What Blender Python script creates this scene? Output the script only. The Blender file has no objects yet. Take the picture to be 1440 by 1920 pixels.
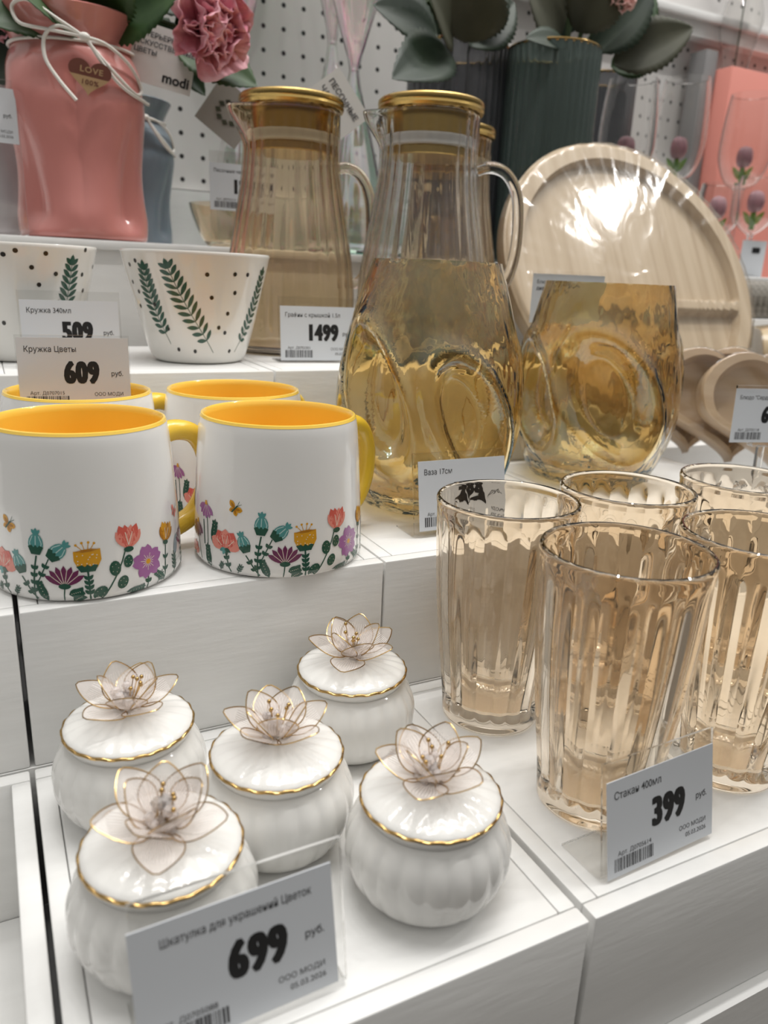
import bpy, bmesh, math, random
from math import sin, cos, pi, radians, atan2, sqrt, exp
from mathutils import Vector, Matrix
random.seed(7)
SC = bpy.context.scene
COL = SC.collection

# ------------------------------------------------------------------ camera
F_PX = 1442.0
YAW, PITCH, ROLL = 0.47852138, 0.2979976, -0.04392751
CAM = Vector((0, 0, 0.25))
fwd = Vector((sin(YAW)*cos(PITCH), cos(YAW)*cos(PITCH), -sin(PITCH)))
r0 = Vector((cos(YAW), -sin(YAW), 0))
d0 = fwd.cross(r0)
cr = r0*cos(ROLL) + d0*sin(ROLL)
cd = -r0*sin(ROLL) + d0*cos(ROLL)
cam_d = bpy.data.cameras.new('camera')
cam = bpy.data.objects.new('camera', cam_d)
COL.objects.link(cam)
cam.matrix_world = Matrix(((cr.x, -cd.x, -fwd.x, CAM.x), (cr.y, -cd.y, -fwd.y, CAM.y), (cr.z, -cd.z, -fwd.z, CAM.z), (0, 0, 0, 1)))
cam_d.sensor_width = 36
cam_d.lens = F_PX/1920*36
cam_d.clip_start = 0.01
cam_d.dof.use_dof = True
cam_d.dof.focus_distance = 0.44
cam_d.dof.aperture_fstop = 9.0
SC.camera = cam

def at(px, py, y):
    """point of the world on the vertical plane at depth y"""
    d = cr*((px-720)/F_PX) + cd*((py-960)/F_PX) + fwd
    return CAM + d*((y-CAM.y)/d.y)

# ------------------------------------------------------------------ world, lamps, exposure
W = bpy.data.worlds.new('shop'); SC.world = W; W.use_nodes = True
nt = W.node_tree; nt.nodes.clear()
wo = nt.nodes.new('ShaderNodeOutputWorld'); wb = nt.nodes.new('ShaderNodeBackground')
wt = nt.nodes.new('ShaderNodeTexCoord'); ws = nt.nodes.new('ShaderNodeSeparateXYZ'); wr = nt.nodes.new('ShaderNodeValToRGB')
wm = nt.nodes.new('ShaderNodeMath'); wm.operation = 'MULTIPLY_ADD'; wm.inputs[1].default_value = 0.5; wm.inputs[2].default_value = 0.5
nt.links.new(wt.outputs['Generated'], ws.inputs[0]); nt.links.new(ws.outputs['Z'], wm.inputs[0]); nt.links.new(wm.outputs[0], wr.inputs[0])
e = wr.color_ramp.elements
e[0].position = 0.30; e[0].color = (0.03, 0.028, 0.026, 1)
e[1].position = 0.95; e[1].color = (0.74, 0.73, 0.70, 1)
q = wr.color_ramp.elements.new(0.56); q.color = (0.07, 0.067, 0.064, 1)
q = wr.color_ramp.elements.new(0.72); q.color = (0.45, 0.44, 0.42, 1)
nt.links.new(wr.outputs[0], wb.inputs[0]); wb.inputs[1].default_value = 1.02
nt.links.new(wb.outputs[0], wo.inputs[0])

LAMP_W = 3.4
def lamp(name, loc, size, w, col=(1, 0.985, 0.96), target=(0.25, 0.45, 0.1)):
    l = bpy.data.lights.new(name, 'AREA'); l.shape = 'DISK'; l.size = size; l.energy = w; l.color = col
    o = bpy.data.objects.new(name, l); COL.objects.link(o); o.location = loc
    o.rotation_euler = (Vector(target)-Vector(loc)).to_track_quat('-Z', 'Y').to_euler()
    return o
for i in range(11):
    lamp('track_spot', (-0.35+0.23*i, 0.28, 2.25), 0.045, LAMP_W*0.62)
for i in range(10):
    lamp('track_spot', (-0.25+0.25*i, 0.74, 2.35), 0.045, LAMP_W*0.54)
lamp('track_spot', (2.25, -0.21, 2.3), 0.14, 7.0, target=(0.67, 0.73, 0.3))
lamp('soft_fill', (0.3, 0.55, 2.5), 1.3, 10, (1, 0.98, 0.95))  # added broad overhead fill that softens the glass shadows, not a shop fitting
VS = SC.view_settings
VS.view_transform = 'Standard'; VS.look = 'None'; VS.exposure = 0.10; VS.gamma = 1.0; VS.use_curve_mapping = False
CY = SC.cycles
CY.max_bounces = 20; CY.transmission_bounces = 20; CY.transparent_max_bounces = 24; CY.glossy_bounces = 8; CY.diffuse_bounces = 6
CY.sample_clamp_indirect = 4.0; CY.caustics_refractive = True; CY.caustics_reflective = True; CY.blur_glossy = 0.3

# ------------------------------------------------------------------ materials
def mat(name, col=(0.8, 0.8, 0.8), rough=0.5, metal=0.0, trans=0.0, ior=1.45, coat=0.0, film=0, film_ior=1.5, sss=0.0, alpha=1.0):
    m = bpy.data.materials.new(name); m.use_nodes = True
    b = m.node_tree.nodes['Principled BSDF']
    b.inputs['Base Color'].default_value = (*col, 1)
    b.inputs['Roughness'].default_value = rough
    b.inputs['Metallic'].default_value = metal
    b.inputs['Transmission Weight'].default_value = trans
    b.inputs['IOR'].default_value = ior
    b.inputs['Coat Weight'].default_value = coat
    b.inputs['Coat Roughness'].default_value = 0.04
    b.inputs['Alpha'].default_value = alpha
    if film:
        b.inputs['Thin Film Thickness'].default_value = film
        b.inputs['Thin Film IOR'].default_value = film_ior
    if sss:
        b.inputs['Subsurface Weight'].default_value = sss
        b.inputs['Subsurface Radius'].default_value = (0.01, 0.008, 0.006)
        b.inputs['Subsurface Scale'].default_value = 0.5
    return m
def nodes(m): return m.node_tree.nodes, m.node_tree.links, m.node_tree.nodes['Principled BSDF']
def bump(m, scale=60, strength=0.15, stretch=(1, 1, 1), detail=4, dist=0.001):
    n, l, b = nodes(m)
    tc = n.new('ShaderNodeTexCoord'); mp = n.new('ShaderNodeMapping'); mp.inputs['Scale'].default_value = stretch
    no = n.new('ShaderNodeTexNoise'); no.inputs['Scale'].default_value = scale; no.inputs['Detail'].default_value = detail
    bu = n.new('ShaderNodeBump'); bu.inputs['Strength'].default_value = strength; bu.inputs['Distance'].default_value = dist
    l.new(tc.outputs['Object'], mp.inputs[0]); l.new(mp.outputs[0], no.inputs[0]); l.new(no.outputs[0], bu.inputs['Height']); l.new(bu.outputs[0], b.inputs['Normal'])
    return no
def noise_color(m, c1, c2, scale=8, stretch=(1, 1, 1), detail=4, p0=0.35, p1=0.65):
    n, l, b = nodes(m)
    tc = n.new('ShaderNodeTexCoord'); mp = n.new('ShaderNodeMapping'); mp.inputs['Scale'].default_value = stretch
    no = n.new('ShaderNodeTexNoise'); no.inputs['Scale'].default_value = scale; no.inputs['Detail'].default_value = detail
    ra = n.new('ShaderNodeValToRGB'); ra.color_ramp.elements[0].color = (*c1, 1); ra.color_ramp.elements[1].color = (*c2, 1)
    ra.color_ramp.elements[0].position = p0; ra.color_ramp.elements[1].position = p1
    l.new(tc.outputs['Object'], mp.inputs[0]); l.new(mp.outputs[0], no.inputs[0]); l.new(no.outputs[0], ra.inputs[0]); l.new(ra.outputs[0], b.inputs['Base Color'])

M = {}
M['paint'] = mat('white_paint', (0.74, 0.735, 0.72), 0.42)
bump(M['paint'], 45, 0.35, (1, 4, 6), 5, 0.0006)
noise_color(M['paint'], (0.735, 0.732, 0.72), (0.765, 0.762, 0.75), 22, (1, 5, 5))
M['paintgap'] = mat('bare_board_edge', (0.20, 0.18, 0.16), 0.8)
M['porcelain'] = mat('porcelain', (0.74, 0.73, 0.705), 0.08, coat=0.3)
M['mugwhite'] = mat('mug_glaze', (0.86, 0.85, 0.83), 0.12, coat=0.5)
M['mugyellow'] = mat('yellow_glaze', (0.95, 0.63, 0.09), 0.2, coat=0.6)
M['mughandle'] = mat('handle_glaze', (0.80, 0.52, 0.04), 0.22, coat=0.6)
M['cupwhite'] = mat('cup_glaze', (0.86, 0.845, 0.81), 0.12, coat=0.5)
M['gold'] = mat('gold_lustre', (0.50, 0.33, 0.13), 0.2, 1.0)
M['brass'] = mat('brushed_brass', (0.62, 0.43, 0.15), 0.26, 1.0)
bump(M['brass'], 200, 0.08, (1, 1, 30))
M['tumbler'] = mat('peach_glass', (0.93, 0.84, 0.72), 0.0, 0, 1.0, 1.48)
M['vaseglass'] = mat('amber_lustre_glass', (0.85, 0.695, 0.40), 0.0, 0, 1.0, 1.5, film=230, film_ior=1.7)
bump(M['vaseglass'], 48, 0.8, (1, 1, 0.5), 2, 0.003)
M['amberglass'] = mat('amber_pitcher_glass', (0.94, 0.835, 0.67), 0.0, 0, 1.0, 1.45, film=180, film_ior=1.6)
M['clearglass'] = mat('clear_glass', (0.97, 0.965, 0.955), 0.0, 0, 1.0, 1.45)
M['smoke'] = mat('smoked_ribbed_glass', (0.22, 0.225, 0.24), 0.05, 0, 0.8, 1.45)
M['smokegreen'] = mat('smoked_green_glass', (0.16, 0.21, 0.195), 0.05, 0, 0.7, 1.45)
M['iri'] = mat('iridescent_glass', (0.95, 0.93, 0.93), 0.0, 0, 1.0, 1.45, film=520, film_ior=2.3)
M['acrylic'] = mat('clear_acrylic', (0.985, 0.985, 0.985), 0.0, 0, 1.0, 1.42)
M['paper'] = mat('tag_paper', (0.64, 0.665, 0.70), 0.35)
M['ink'] = mat('black_ink', (0.012, 0.012, 0.013), 0.5)
M['greyink'] = mat('grey_ink', (0.06, 0.06, 0.065), 0.5)
M['thread'] = mat('white_thread', (0.92, 0.88, 0.86), 0.4)
M['seal'] = mat('silicone_seal', (0.75, 0.74, 0.72), 0.4)
M['veil'] = mat('petal_veil', (0.93, 0.84, 0.79), 0.35, 0, 0.0, 1.3, alpha=0.32)
M['crystal'] = mat('crystal', (0.97, 0.92, 0.90), 0.04, 0, 0.7, 1.5)
M['pinkglaze'] = mat('salmon_glaze', (0.60, 0.235, 0.21), 0.2, coat=0.5)
M['blueglaze'] = mat('grey_blue_glaze', (0.16, 0.20, 0.235), 0.25, coat=0.4)
M['lilacglaze'] = mat('lilac_grey_glaze', (0.42, 0.39, 0.40), 0.25, coat=0.4)
M['cord'] = mat('white_cord', (0.72, 0.69, 0.64), 0.8)
M['kraft'] = mat('kraft_card', (0.42, 0.27, 0.14), 0.8)
M['brown'] = mat('brown_card', (0.14, 0.045, 0.03), 0.8)
M['cardwhite'] = mat('white_card', (0.66, 0.65, 0.63), 0.6)
M['leaf'] = mat('leaf_green', (0.035, 0.085, 0.015), 0.5); noise_color(M['leaf'], (0.012, 0.04, 0.006), (0.035, 0.08, 0.018), 30)
M['leafdark'] = mat('dark_leaf', (0.02, 0.04, 0.025), 0.5); noise_color(M['leafdark'], (0.008, 0.02, 0.010), (0.022, 0.036, 0.02), 25)
M['leafolive'] = mat('olive_leaf', (0.09, 0.09, 0.05), 0.6); noise_color(M['leafolive'], (0.035, 0.037, 0.02), (0.06, 0.06, 0.036), 20)
M['stem'] = mat('stem_green', (0.03, 0.05, 0.015), 0.6)
M['peony'] = mat('peony_pink', (0.72, 0.30, 0.36), 0.7); noise_color(M['peony'], (0.60, 0.20, 0.27), (0.85, 0.50, 0.55), 30)
M['palepink'] = mat('pale_petal', (0.80, 0.52, 0.48), 0.7)
M['lilac'] = mat('lilac_petal', (0.50, 0.40, 0.55), 0.6)
M['pinkglass'] = mat('pink_glass', (0.92, 0.60, 0.66), 0.02, 0, 0.75, 1.45)
M['greenglass'] = mat('green_glass', (0.14, 0.32, 0.04), 0.03, 0, 0.4, 1.45)
M['salmon'] = mat('salmon_card', (0.72, 0.27, 0.22), 0.55)
M['greymetal'] = mat('grey_metal', (0.20, 0.195, 0.195), 0.5)
M['mats'] = mat('woven_grey', (0.20, 0.185, 0.16), 0.9); bump(M['mats'], 300, 0.8, (1, 1, 1), 3, 0.002)
noise_color(M['mats'], (0.13, 0.12, 0.10), (0.30, 0.28, 0.25), 160)
M['black'] = mat('black_hole', (0.01, 0.01, 0.01), 0.8)
M['red'] = mat('red_card', (0.55, 0.05, 0.03), 0.5)
M['floor'] = mat('floor_tile', (0.16, 0.14, 0.12), 0.5)

def wood(name, c1, c2, c3, scale=1.0, axis='Z'):
    m = mat(name, c2, 0.45, coat=0.1); n, l, b = nodes(m)
    tc = n.new('ShaderNodeTexCoord'); mp = n.new('ShaderNodeMapping')
    st = {'Z': (30, 30, 0.9), 'X': (1.2, 14, 14), 'Y': (14, 1.2, 14)}[axis]
    mp.inputs['Scale'].default_value = tuple(s*scale for s in st)
    no = n.new('ShaderNodeTexNoise'); no.inputs['Scale'].default_value = 3; no.inputs['Detail'].default_value = 5; no.inputs['Distortion'].default_value = 0.1
    ra = n.new('ShaderNodeValToRGB'); ra.color_ramp.elements[0].color = (*c1, 1); ra.color_ramp.elements[0].position = 0.3
    ra.color_ramp.elements[1].color = (*c3, 1); ra.color_ramp.elements[1].position = 0.72
    ex = ra.color_ramp.elements.new(0.5); ex.color = (*c2, 1)
    l.new(tc.outputs['Object'], mp.inputs[0]); l.new(mp.outputs[0], no.inputs[0]); l.new(no.outputs[0], ra.inputs[0]); l.new(ra.outputs[0], b.inputs['Base Color'])
    return m
M['wood'] = wood('pale_wood', (0.37, 0.27, 0.165), (0.45, 0.345, 0.225), (0.52, 0.415, 0.29))
M['woodx'] = wood('beige_wood', (0.40, 0.27, 0.16), (0.50, 0.36, 0.23), (0.58, 0.44, 0.29), 1.0, 'X')
M['woodedge'] = wood('board_wood', (0.42, 0.31, 0.17), (0.52, 0.40, 0.24), (0.60, 0.48, 0.31))

# cling film: mostly clear, glossy, crinkled
def film_mat():
    m = bpy.data.materials.new('cling_film'); m.use_nodes = True
    n, l = m.node_tree.nodes, m.node_tree.links; n.clear()
    o = n.new('ShaderNodeOutputMaterial'); t = n.new('ShaderNodeBsdfTransparent'); g = n.new('ShaderNodeBsdfGlossy'); mx = n.new('ShaderNodeMixShader')
    g.inputs['Roughness'].default_value = 0.10
    lw = n.new('ShaderNodeLayerWeight'); lw.inputs['Blend'].default_value = 0.5
    pw = n.new('ShaderNodeMath'); pw.operation = 'POWER'; pw.inputs[1].default_value = 4.0
    fr = n.new('ShaderNodeMath'); fr.operation = 'MULTIPLY_ADD'; fr.inputs[1].default_value = 0.7; fr.inputs[2].default_value = 0.06
    l.new(lw.outputs['Facing'], pw.inputs[0]); l.new(pw.outputs[0], fr.inputs[0])
    tc = n.new('ShaderNodeTexCoord'); mp = n.new('ShaderNodeMapping'); mp.inputs['Scale'].default_value = (1, 1, 0.5)
    no = n.new('ShaderNodeTexNoise'); no.inputs['Scale'].default_value = 28; no.inputs['Detail'].default_value = 3; no.inputs['Distortion'].default_value = 1.2
    bu = n.new('ShaderNodeBump'); bu.inputs['Strength'].default_value = 0.14; bu.inputs['Distance'].default_value = 0.004
    l.new(tc.outputs['Object'], mp.inputs[0]); l.new(mp.outputs[0], no.inputs[0]); l.new(no.outputs[0], bu.inputs['Height'])
    l.new(bu.outputs[0], g.inputs['Normal'])
    l.new(fr.outputs[0], mx.inputs[0]); l.new(t.outputs[0], mx.inputs[1]); l.new(g.outputs[0], mx.inputs[2]); l.new(mx.outputs[0], o.inputs[0])
    return m
M['film'] = film_mat()
def sheet_mat():
    m = bpy.data.materials.new('clear_sheet'); m.use_nodes = True
    n, l = m.node_tree.nodes, m.node_tree.links; n.clear()
    o = n.new('ShaderNodeOutputMaterial'); t = n.new('ShaderNodeBsdfTransparent'); t.inputs[0].default_value = (0.965, 0.965, 0.96, 1); g = n.new('ShaderNodeBsdfGlossy'); mx = n.new('ShaderNodeMixShader')
    g.inputs['Roughness'].default_value = 0.03
    lw = n.new('ShaderNodeLayerWeight'); lw.inputs['Blend'].default_value = 0.5
    pw = n.new('ShaderNodeMath'); pw.operation = 'POWER'; pw.inputs[1].default_value = 4.5
    fr = n.new('ShaderNodeMath'); fr.operation = 'MULTIPLY_ADD'; fr.inputs[1].default_value = 0.75; fr.inputs[2].default_value = 0.04
    l.new(lw.outputs['Facing'], pw.inputs[0]); l.new(pw.outputs[0], fr.inputs[0]); l.new(fr.outputs[0], mx.inputs[0]); l.new(t.outputs[0], mx.inputs[1]); l.new(g.outputs[0], mx.inputs[2]); l.new(mx.outputs[0], o.inputs[0])
    return m
M['sheet'] = sheet_mat()

# pegboard: white with 25 mm grid of dark holes
def peg_mat():
    m = mat('pegboard', (0.62, 0.60, 0.585), 0.5); n, l, b = nodes(m)
    tc = n.new('ShaderNodeTexCoord'); sp = n.new('ShaderNodeSeparateXYZ'); l.new(tc.outputs['Object'], sp.inputs[0])
    outs = []
    for ax in ('X', 'Z'):
        a = n.new('ShaderNodeMath'); a.operation = 'PINGPONG'; a.inputs[1].default_value = 0.0138
        l.new(sp.outputs[ax], a.inputs[0]); s = n.new('ShaderNodeMath'); s.operation = 'MULTIPLY'; l.new(a.outputs[0], s.inputs[0]); l.new(a.outputs[0], s.inputs[1]); outs.append(s)
    ad = n.new('ShaderNodeMath'); ad.operation = 'ADD'; l.new(outs[0].outputs[0], ad.inputs[0]); l.new(outs[1].outputs[0], ad.inputs[1])
    lt = n.new('ShaderNodeMath'); lt.operation = 'LESS_THAN'; l.new(ad.outputs[0], lt.inputs[0]); lt.inputs[1].default_value = 0.0030**2
    mx = n.new('ShaderNodeMix'); mx.data_type = 'RGBA'; mx.inputs[6].default_value = (0.62, 0.60, 0.585, 1); mx.inputs[7].default_value = (0.02, 0.02, 0.02, 1)
    l.new(lt.outputs[0], mx.inputs[0]); l.new(mx.outputs[2], b.inputs['Base Color'])
    return m
M['peg'] = peg_mat()

# ------------------------------------------------------------------ mesh helpers
class MB:
    def __init__(s): s.v = []; s.f = []; s.m = []; s.cur = 0
    def add(s, vs, fs):
        o = len(s.v); s.v += [tuple(v) for v in vs]; s.f += [tuple(i+o for i in f) for f in fs]; s.m += [s.cur]*len(fs)
    def lathe(s, prof, seg=48, rf=None, loop=False, cap0=False, cap1=False):
        n = len(prof); vs = []; fs = []
        for i, (r, z) in enumerate(prof):
            for k in range(seg):
                a = 2*pi*k/seg
                rr = rf(a, r, z, i) if rf else r
                vs.append((rr*cos(a), rr*sin(a), z))
        for i in range(n if loop else n-1):
            j = (i+1) % n
            for k in range(seg):
                k2 = (k+1) % seg
                fs.append((i*seg+k, i*seg+k2, j*seg+k2, j*seg+k))
        if cap0: fs.append(tuple(range(seg-1, -1, -1)))
        if cap1: fs.append(tuple((n-1)*seg+k for k in range(seg)))
        s.add(vs, fs)
    def tube(s, pts, rad, seg=8, closed=False):
        pts = [Vector(p) for p in pts]; n = len(pts); vs = []; fs = []
        up = None
        for i, p in enumerate(pts):
            a = pts[(i-1) % n] if (closed or i > 0) else p; b = pts[(i+1) % n] if (closed or i < n-1) else p
            t = (b-a).normalized()
            if up is None: up = t.orthogonal().normalized()
            up = (up - t*up.dot(t)); up = up.normalized() if up.length > 1e-9 else t.orthogonal().normalized()
            w = t.cross(up); r = rad[i] if isinstance(rad, (list, tuple)) else rad
            for k in range(seg):
                q = 2*pi*k/seg
                vs.append(p+up*(r*cos(q))+w*(r*sin(q)))
        for i in range(n if closed else n-1):
            j = (i+1) % n
            for k in range(seg):
                k2 = (k+1) % seg; fs.append((i*seg+k, i*seg+k2, j*seg+k2, j*seg+k))
        if not closed:
            fs.append(tuple(range(seg-1, -1, -1))); fs.append(tuple((n-1)*seg+k for k in range(seg)))
        s.add(vs, fs)
    def box(s, x0, x1, y0, y1, z0, z1):
        s.add([(x0, y0, z0), (x1, y0, z0), (x1, y1, z0), (x0, y1, z0), (x0, y0, z1), (x1, y0, z1), (x1, y1, z1), (x0, y1, z1)],
              [(3, 2, 1, 0), (4, 5, 6, 7), (0, 1, 5, 4), (1, 2, 6, 5), (2, 3, 7, 6), (3, 0, 4, 7)])
    def ball(s, c, r, seg=10, rings=6, sc=(1, 1, 1)):
        vs = [(c[0], c[1], c[2]-r*sc[2])]; fs = []
        for i in range(1, rings):
            b = -pi/2+pi*i/rings
            for k in range(seg):
                a = 2*pi*k/seg; vs.append((c[0]+r*sc[0]*cos(b)*cos(a), c[1]+r*sc[1]*cos(b)*sin(a), c[2]+r*sc[2]*sin(b)))
        vs.append((c[0], c[1], c[2]+r*sc[2])); L = len(vs)-1
        for k in range(seg):
            fs.append((0, 1+(k+1) % seg, 1+k)); fs.append((L, L-seg+k, L-seg+(k+1) % seg))
        for i in range(rings-2):
            for k in range(seg):
                k2 = (k+1) % seg; fs.append((1+i*seg+k, 1+i*seg+k2, 1+(i+1)*seg+k2, 1+(i+1)*seg+k))
        s.add(vs, fs)
    def grid(s, fn, nu, nv):
        vs = [fn(i/nu, j/nv) for j in range(nv+1) for i in range(nu+1)]
        fs = [(j*(nu+1)+i, j*(nu+1)+i+1, (j+1)*(nu+1)+i+1, (j+1)*(nu+1)+i) for j in range(nv) for i in range(nu)]
        s.add(vs, fs)
    def xf(s, fn): s.v = [tuple(fn(Vector(v))) for v in s.v]; return s
    def build(s, name, mats, parent=None, smooth=40, bevel=0, bseg=2, solid=0):
        me = bpy.data.meshes.new(name); me.from_pydata(s.v, [], s.f)
        mats = mats if isinstance(mats, (list, tuple)) else [mats]
        for m in mats: me.materials.append(M[m] if isinstance(m, str) else m)
        me.polygons.foreach_set('material_index', s.m)
        if bevel:
            bm = bmesh.new(); bm.from_mesh(me)
            bmesh.ops.bevel(bm, geom=[e for e in bm.edges if e.calc_face_angle(0) > 0.6], offset=bevel, segments=bseg, profile=0.5, affect='EDGES')
            bm.to_mesh(me); bm.free()
        me.update()
        if smooth:
            me.polygons.foreach_set('use_smooth', [True]*len(me.polygons))
            me.set_sharp_from_angle(angle=radians(smooth))
        o = bpy.data.objects.new(name, me); COL.objects.link(o)
        if parent: o.parent = parent
        if solid:
            md = o.modifiers.new('thickness', 'SOLIDIFY'); md.thickness = solid; md.offset = 0
        return o

def tag(o, label, cat, group=None, kind=None):
    if label: o['label'] = label
    if cat: o['category'] = cat
    if group: o['group'] = group
    if kind: o['kind'] = kind
    return o
def thing(name, label, cat, loc=(0, 0, 0), rotz=0.0, group=None, scale=None):
    o = bpy.data.objects.new(name, None); o.empty_display_size = 0.02; COL.objects.link(o)
    o.location = loc; o.rotation_euler = (0, 0, rotz)
    if scale: o.scale = (scale,)*3 if isinstance(scale, (int, float)) else scale
    return tag(o, label, cat, group)
KIDS = {}
def kids(o): return list(o.children)
def dup(root, label, loc=None, rotz=None, scale=None, group=None):
    c = root.copy(); COL.objects.link(c)
    if loc is not None: c.location = loc
    if rotz is not None: c.rotation_euler = (0, 0, rotz)
    if scale is not None: c.scale = (scale,)*3
    c['label'] = label
    if group: c['group'] = group
    for ch in root.children:
        d = ch.copy(); COL.objects.link(d); d.parent = c
        for g in ch.children:
            e_ = g.copy(); COL.objects.link(e_); e_.parent = d
    return c
def face(x, y): return -atan2(x, y)
def sstep(a, b, x):
    t = max(0.0, min(1.0, (x-a)/(b-a))); return t*t*(3-2*t)
def interp(pts, z):
    if z <= pts[0][1]: return pts[0][0]
    for (r1, z1), (r2, z2) in zip(pts, pts[1:]):
        if z <= z2: return r1+(r2-r1)*(z-z1)/(z2-z1) if z2 > z1 else r2
    return pts[-1][0]
def smoothprof(pts, n):
    """Catmull-Rom through (r, z) points"""
    out = []; P = [pts[0]]+list(pts)+[pts[-1]]
    for i in range(1, len(P)-2):
        p0, p1, p2, p3 = P[i-1], P[i], P[i+1], P[i+2]
        for k in range(n):
            t = k/n
            out.append(tuple(0.5*((2*p1[c])+(-p0[c]+p2[c])*t+(2*p0[c]-5*p1[c]+4*p2[c]-p3[c])*t*t+(-p0[c]+3*p1[c]-3*p2[c]+p3[c])*t**3) for c in (0, 1)))
    out.append(tuple(pts[-1])); return out

# ------------------------------------------------------------------ lettering
def text_tris(s, size, weight=0.0, xs=1.0, align='LEFT', sp=1.0):
    cu = bpy.data.curves.new('t', 'FONT'); cu.body = s; cu.size = size; cu.offset = weight*size; cu.align_x = align; cu.resolution_u = 3; cu.space_character = sp
    o = bpy.data.objects.new('t', cu); COL.objects.link(o)
    dg = bpy.context.evaluated_depsgraph_get(); ev = o.evaluated_get(dg); me = ev.to_mesh()
    vs = [(v.co.x*xs, v.co.y) for v in me.vertices]; fs = [tuple(p.vertices) for p in me.polygons]
    ev.to_mesh_clear(); bpy.data.objects.remove(o); bpy.data.curves.remove(cu)
    return vs, fs
def put_text(mb, s, x, z, size, weight=0.0, xs=1.0, align='LEFT', y=-0.0012, sp=1.0):
    vs, fs = text_tris(s, size, weight, xs, align, sp)
    mb.add([(x+a, y, z+b) for a, b in vs], fs)
# ------------------------------------------------------------------ the setting
ZB, ZC, ZD = 0.0867, 0.175, 0.271
YD = 0.815
def structure(name, mb, m, **k):
    o = mb.build(name, m, None, **k); o['kind'] = 'structure'; return o
b = MB(); b.box(-2.5, 3, -2, 1.1, -0.93, -0.9); structure('floor', b, 'floor', smooth=0)
b = MB(); b.box(-0.6, 1.9, 1.09, 1.105, 0.347, 1.6)
structure('wall_back', b, 'peg', smooth=0)
b = MB(); b.box(-0.6, 1.9, 1.08, 1.105, -0.9, 0.345); structure('trim_1', b, 'paint', smooth=0)
# stepped plinth that carries the tiers of crates
b = MB()
pr = [(0.1763, -0.9), (0.1763, -0.0868), (0.3805, -0.0868), (0.3805, 0.0), (0.581, 0.0), (0.581, 0.0866), (YD+0.004, 0.0866), (YD+0.004, 0.262), (1.078, 0.262), (1.078, -0.9)]
n = len(pr)
b.add([(-0.5, y, z) for y, z in pr]+[(1.7, y, z) for y, z in pr], [(i, (i+1) % n, n+(i+1) % n, n+i) for i in range(n)]+[tuple(range(n-1, -1, -1)), tuple(range(n, 2*n))])
o = b.build('display_plinth', 'paint', smooth=0)
tag(o, 'stepped white plinth under the rows of crates', 'plinth')
b = MB(); b.box(-0.5, 1.7, YD, 1.0785, 0.2622, ZD)
o = b.build('back_shelf', 'paint', bevel=0.0012); tag(o, 'long white shelf below the pegboard holding vases and flowers', 'shelf')
# ------------------------------------------------------------------ painted crates
def crate(x0, x1, y0, y1, z0, z1, label, up=False, t=0.0088, rot=0.0, group='white painted crates'):
    """four side boards and a base board; upside down the base board lies flush with the top between the sides"""
    cx, cy = (x0+x1)/2, (y0+y1)/2; w, d, h = (x1-x0)/2, (y1-y0)/2, z1-z0
    r = thing('display_crate', label, 'crate', (cx, cy, z0), rot, group)
    g = 0.00025
    def bx(nm, *c):
        m_ = MB(); m_.box(*c); m_.build(nm, 'paint', r, bevel=0.0011, bseg=2)
    bx('side_board', -w, w, -d, -d+t, 0, h); bx('side_board', -w, w, d-t, d, 0, h)
    bx('side_board', -w, -w+t, -d+t+g, d-t-g, 0, h); bx('side_board', w-t, w, -d+t+g, d-t-g, 0, h)
    if up: bx('base_board', -w+t+g, w-t-g, -d+t+g, d-t-g, 0, 0.006)
    else: bx('base_board', -w+t+g, w-t-g, -d+t+g, d-t-g, h-0.007, h)
    return r
e_ = 0.0004
crate(-0.2005, -0.0015, 0.1815, 0.3795, -0.0866, 0, 'open white crate standing upright and empty beside the jewellery jars', up=True)
crate(0.0008, 0.1988, 0.183, 0.3795, -0.0866, 0, 'upturned white crate under the five porcelain jars')
crate(0.2018, 0.3995, 0.183, 0.3795, -0.0866, 0, 'upturned white crate under the peach tumblers with the 399 tag')
crate(0.4015, 0.600, 0.183, 0.3795, -0.0866, 0, 'upturned white crate under the farthest tumbler of the front row')
crate(-0.2005, -0.0008, 0.381, 0.5795, 0.0002, ZB, 'upturned white crate behind the open empty crate')
crate(0.0014, 0.1992, 0.381, 0.5795, 0.0002, ZB, 'upturned white crate under the yellow-lined mugs')
crate(0.2003, 0.3995, 0.381, 0.5795, 0.0002, ZB, 'upturned white crate under the nearer amber vase')
crate(0.4008, 0.600, 0.381, 0.5795, 0.0002, ZB, 'upturned white crate under the farther amber vase')
crate(-0.202, -0.001, 0.581, 0.780, 0.0868, ZC, 'upturned white crate at the outer end of the fern cup row')
crate(0.000, 0.199, 0.581, 0.780, 0.0868, ZC, 'upturned white crate under the fern cups')
crate(0.2005, 0.4875, 0.581, 0.8135, 0.0868, ZC, 'upturned white crate under the lidded pitchers')

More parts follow.
